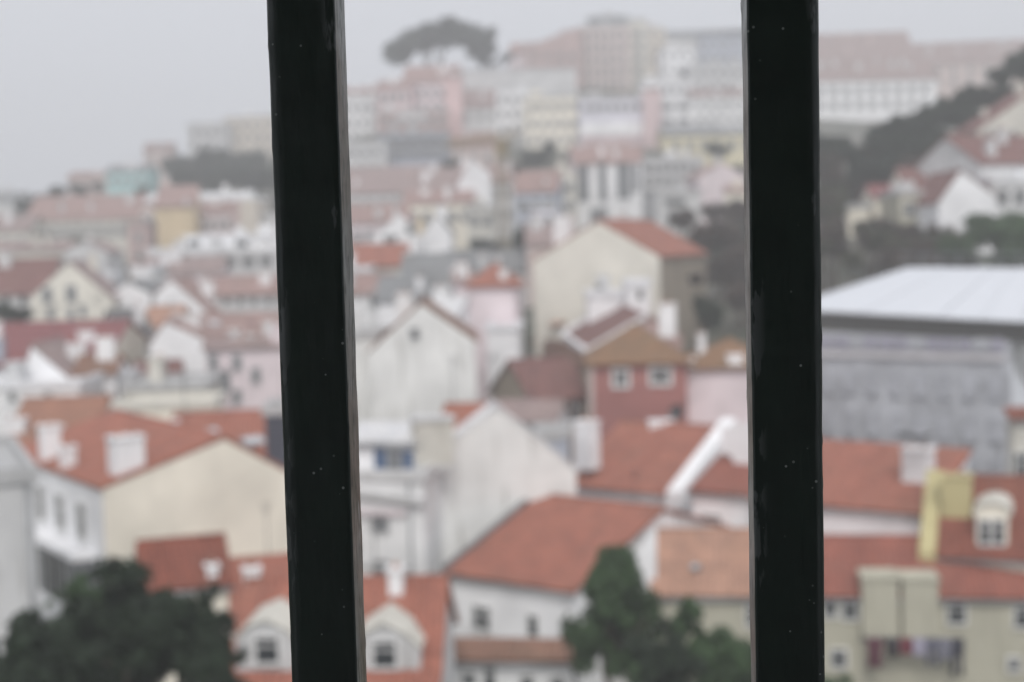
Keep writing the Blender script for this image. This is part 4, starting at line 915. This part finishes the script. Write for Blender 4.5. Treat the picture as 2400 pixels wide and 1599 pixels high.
# right hand wood
rw = random.Random(5)
WOOD = [(1915, 335), (2060, 312), (2150, 270), (2200, 240), (2310, 205), (2400, 120), (2480, 85), (2480, 215), (2300, 285), (2285, 330), (2200, 400), (2130, 420), (1915, 420)]
def inside(x, y, pl):
    c = False
    for (x0, y0), (x1, y1) in zip(pl, pl[1:] + pl[:1]):
        if (y0 > y) != (y1 > y) and x < (x1 - x0) * (y - y0) / (y1 - y0) + x0: c = not c
    return c
nw = 0
while nw < 75:
    u = rw.uniform(1915, 2480); v = rw.uniform(85, 420)
    if not inside(u, v, WOOD): continue
    nw += 1; Y = 172 - (v - 85) * .05
    tree(u, v, rw.uniform(34, 52), rw.uniform(30, 44), Y, 'dark', 'dark evergreen tree in the wood on the right hillside', 'wood on the right hillside')
for i in range(75):
    u = rw.uniform(1915, 2270); s_ = rw.random(); v = 370 + s_ * 260 + max(0, (u - 2150)) * .3
    Y = 160 - s_ * 45; kd = 'brown' if rw.random() < .85 else 'olive'
    if 1965 < u < 2215 and 415 < v < 545: Y = 158
    tree(u, v, rw.uniform(32, 55), rw.uniform(32, 55), Y, kd, 'bare brown tree on the slope above the white temporary roof' if kd == 'brown' else 'dull olive tree on the slope above the white temporary roof', ('bare trees' if kd == 'brown' else 'olive trees') + ' above the temporary roof')
for (u, v, a_, b_, Y) in ((2330, 545, 90, 72, 117), (2240, 585, 60, 45, 114), (2420, 540, 90, 80, 119), (2380, 600, 80, 40, 112)):
    tree(u, v, a_, b_, Y, 'green', 'dense green tree right above the white temporary roof', 'green trees above the temporary roof')

# umbrella pines on the hilltop
def pine(u, v, Y, wpx, hpx, label, forks, blobs, seed):
    c = P(u, v, Y); k = Y / F; root_p = P(u, v + hpx, Y); g = min(ground(c.x, c.y), root_p.z)
    root = empty('umbrella_pine', (c.x, c.y, g)); tag(root, label, 'tree')
    me = crown_mesh(seed, 9000, .06, blobs, LEAF['pine']); o = bpy.data.objects.new('crown', me); o.location = (0, 0, c.z - g); s = wpx * k; o.scale = (s, s * .7, s); link(o, root)
    q = MB()
    for (x0, x1) in forks: q.tube((x0 * s * .3, 0, -.5), (x0 * s, 0, (c.z - g) * .72), .5, .35, 8); q.tube((x0 * s, 0, (c.z - g) * .7), (x1 * s, .5, c.z - g + .5), .35, .15, 7)
    q.build('trunk', BARK, root, smooth=True)
pr = random.Random(9); bl = []
for i in range(60):
    x = pr.uniform(-.92, 1.0); bl.append((x, pr.uniform(-.5, .5), .30 - .42 * (abs(x - .1) / .95) ** 1.7 + pr.uniform(-.20, .05), pr.uniform(.12, .22)))
pine(1030, 98, 342, 118, 60, 'broad umbrella pine on the hilltop skyline', ((-.25, -.45), (.02, .12), (.02, -.12), (-.25, -.12)), bl, 31)
bl = [(pr.uniform(-.7, .7), pr.uniform(-.5, .5), pr.uniform(-.9, .9), pr.uniform(.28, .42)) for i in range(18)]
pine(1128, 104, 346, 40, 60, 'dense rounded pine beside the umbrella pine', ((0, .1), (0, -.2)), bl, 32)
for (u, v, a_, b_) in ((1186, 136, 22, 14), (1150, 150, 24, 12)):
    tree(u, v, a_, b_, 344, 'dark', 'low hazy shrub tree right of the pines', 'shrubs right of the pines')

# ------------------------------------------------------------------ the grille and an added, unseen loggia that darkens the bars
def green_iron():
    m, t, b = _base('old_green_paint')
    c = t.nodes.new('ShaderNodeTexCoord'); mp = t.nodes.new('ShaderNodeMapping'); t.links.new(c.outputs['Object'], mp.inputs[0]); v = mp.outputs[0]
    mp2 = t.nodes.new('ShaderNodeMapping'); mp2.inputs['Scale'].default_value = (1, 1, .25); t.links.new(c.outputs['Object'], mp2.inputs[0])
    geo = t.nodes.new('ShaderNodeNewGeometry')
    col = ramp(t, .3, (.0022, .0100, .0085), .7, (.0050, .0165, .0130)); t.links.new(nz(t, 60, 5, v), col.inputs[0])
    # worn paint shows at the arrises
    att = t.nodes.new('ShaderNodeAttribute'); att.attribute_name = 'edge'
    n = nz(t, 70, 5, mp2.outputs[0]); mul = t.nodes.new('ShaderNodeMath'); mul.operation = 'MULTIPLY'; t.links.new(att.outputs['Fac'], mul.inputs[0])
    w = ramp(t, .61, (0, 0, 0), .625, (.8, .8, .8)); t.links.new(n, w.inputs[0]); t.links.new(w.outputs[0], mul.inputs[1])
    c1 = mix(t, mul.outputs[0], col.outputs[0], (.085, .095, .10))
    sp = t.nodes.new('ShaderNodeTexVoronoi'); sp.inputs['Scale'].default_value = 260; t.links.new(v, sp.inputs['Vector'])
    sr = ramp(t, .085, (1, 1, 1), .12, (0, 0, 0)); t.links.new(sp.outputs['Distance'], sr.inputs[0])
    gate = ramp(t, .50, (0, 0, 0), .58, (.9, .9, .9)); t.links.new(nz(t, 45, 2, v), gate.inputs[0])
    c2 = mix(t, mix(t, 1.0, sr.outputs[0], gate.outputs[0], 'MULTIPLY'), c1, (.22, .24, .24))
    # pitted, worn side faces; grey and brownish tint paints in sky and roof reflections
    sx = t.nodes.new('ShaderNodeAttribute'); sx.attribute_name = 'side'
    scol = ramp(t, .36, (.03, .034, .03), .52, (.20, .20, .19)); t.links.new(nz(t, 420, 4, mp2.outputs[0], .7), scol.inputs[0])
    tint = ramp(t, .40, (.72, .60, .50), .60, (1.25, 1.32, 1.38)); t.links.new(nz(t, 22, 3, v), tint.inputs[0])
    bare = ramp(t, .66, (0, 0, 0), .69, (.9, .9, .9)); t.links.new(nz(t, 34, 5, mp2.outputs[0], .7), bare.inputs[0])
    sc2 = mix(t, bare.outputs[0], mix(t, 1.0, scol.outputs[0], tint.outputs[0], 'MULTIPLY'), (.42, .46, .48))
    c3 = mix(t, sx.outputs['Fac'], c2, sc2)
    t.links.new(c3, b.inputs['Base Color'])
    rr = ramp(t, .3, (.30,) * 3, .7, (.5,) * 3); t.links.new(nz(t, 90, 4, v), rr.inputs[0]); t.links.new(rr.outputs[0], b.inputs['Roughness'])
    b.inputs['Specular IOR Level'].default_value = .5
    hgt = t.nodes.new('ShaderNodeMath'); hgt.operation = 'ADD'; t.links.new(nz(t, 180, 4, mp2.outputs[0]), hgt.inputs[0]); t.links.new(mul.outputs[0], hgt.inputs[1])
    bump(t, b, hgt.outputs[0], .16, .0012)
    return m
PAINT = green_iron()
GY0, GYAW = .411, R(-4)
gx_, gy_ = Vector((math.cos(GYAW), math.sin(GYAW), 0)), Vector((-math.sin(GYAW), math.cos(GYAW), 0))
gl = P(729, 760, GY0); g0 = Vector((gl.x, gl.y, CZ))
grille = empty('window_grille', (g0.x, g0.y, CZ - 1.35), GYAW); tag(grille, 'grille of dark green painted square iron bars in the foreground', 'grille')
def bar(xc, zlo, zhi, seed, sharp):
    w, dpt = .0100, .0165; prof = []                     # section points: x, y, side weight, edge weight
    bl, br = (.0026, .0007) if sharp > 0 else (.0007, .0026)
    def corner(cx, cy, b_, a0):
        for i in range(5):
            a = R(a0 + 22.5 * i); prof.append((cx + b_ * math.cos(a), cy + b_ * math.sin(a)))
    def line(p, q, n):
        for i in range(1, n): prof.append((p[0] + (q[0] - p[0]) * i / n, p[1] + (q[1] - p[1]) * i / n))
    corner(-w + bl, bl, bl, 180); line((-w + bl, 0), (w - br, 0), 10)
    corner(w - br, br, br, 270); line((w, br), (w, dpt - br), 5)
    corner(w - br, dpt - br, br, 0); line((w - br, dpt), (-w + bl, dpt), 3)
    corner(-w + bl, dpt - bl, bl, 90); line((-w, dpt - bl), (-w, bl), 5)
    zs = []; z = zlo
    while z < zhi:
        zs.append(z); z += .0016 if -.14 < z - 1.35 < .14 else .03
    zs.append(zhi); vs = []; side = []; edge = []; np_ = len(prof)
    sgn = 1 if sharp > 0 else -1
    for z in zs:
        for (x, y) in prof:
            d = mnoise.noise(Vector((x * 90 + seed * 9, y * 90, z * 60))) * .00016 + mnoise.noise(Vector((seed * 3.1, y * 20 + x * 20, z * 10))) * .00014
            d += max(0, mnoise.noise(Vector((x * 300, y * 300 + seed, z * 160))) - .35) * .0005
            sx = x / w
            vs.append((x + d * sx, y + d * (1 if y > dpt / 2 else -1), z))
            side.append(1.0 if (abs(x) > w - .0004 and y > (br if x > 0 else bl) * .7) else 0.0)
            e = (abs(x) - (w - .0042)) / .0030; edge.append(max(0.0, min(1.0, e)) if y < .004 else 0.0)
    fs = [(j * np_ + i, j * np_ + (i + 1) % np_, (j + 1) * np_ + (i + 1) % np_, (j + 1) * np_ + i) for j in range(len(zs) - 1) for i in range(np_)]
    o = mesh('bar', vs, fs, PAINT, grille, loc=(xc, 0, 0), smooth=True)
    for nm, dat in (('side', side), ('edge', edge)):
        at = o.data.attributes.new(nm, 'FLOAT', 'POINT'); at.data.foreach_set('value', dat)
    return o
SP = (P(1844, 760, .4015) - P(729, 760, .411)).length
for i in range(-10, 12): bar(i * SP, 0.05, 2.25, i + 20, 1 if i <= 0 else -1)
for z in (.05, 2.25):
    q = MB(); q.box(-10.5 * SP, 11.5 * SP, -.004, .021, z - .02, z + .02); q.build('rail', PAINT, grille)
def loggia():  # out of view, added to keep daylight off the bars' front faces
    root = empty('shading_loggia', (0, 0, CZ - 1.7)); tag(root, 'added unseen loggia shading the iron grille from behind', 'loggia')
    dim = plaster('loggia_plaster', (.62, .60, .57), .2)
    q = MB(); q.box(-2.2, 2.2, -3.2, .62, -.25, 0); q.build('floor', simple('loggia_floor', (.30, .27, .24), .8), root)
    q = MB(); q.box(-2.2, 2.2, -3.2, .62, 2.75, 3.0); q.build('ceiling', dim, root)
    q = MB(); q.box(-2.2, 2.2, -3.4, -3.2, 0, 2.75); q.build('back_wall', dim, root)
    for x in (-1.9, 1.9):
        for y in (.3, -2.9):
            q = MB(); q.box(x - .1, x + .1, y, y + .2, 0, 2.75); q.build('pier', dim, root)
    q = MB(); q.box(-1.8, 1.8, .50, .60, 0, .30); q.build('sill_wall', dim, root)
    g = ground(0, -1); q = MB(); q.box(-2.3, 2.3, -3.6, .7, g - CZ + 1.7 - 1, -.25); q.build('base_wall', wm('GREYW'), root)
loggia()

# ------------------------------------------------------------------ haze
hm = bpy.data.materials.new('haze'); hm.use_nodes = True; t = hm.node_tree; t.nodes.clear()
pv = t.nodes.new('ShaderNodeVolumePrincipled'); pv.inputs['Color'].default_value = (.97, .975, .985, 1); pv.inputs['Density'].default_value = HAZE_DENSITY; pv.inputs['Anisotropy'].default_value = 0.2
mo = t.nodes.new('ShaderNodeOutputMaterial'); t.links.new(pv.outputs[0], mo.inputs['Volume'])
q = MB(); q.box(-436, 436, -50, 652, float(GZ.min()) - 1.0, CZ + 62); tag(q.build('haze', hm), kind='stuff')
print('houses', len(HOUSES), 'trees', tcount, 'objects', len(bpy.data.objects), 'ground', GZ.min(), GZ.max())
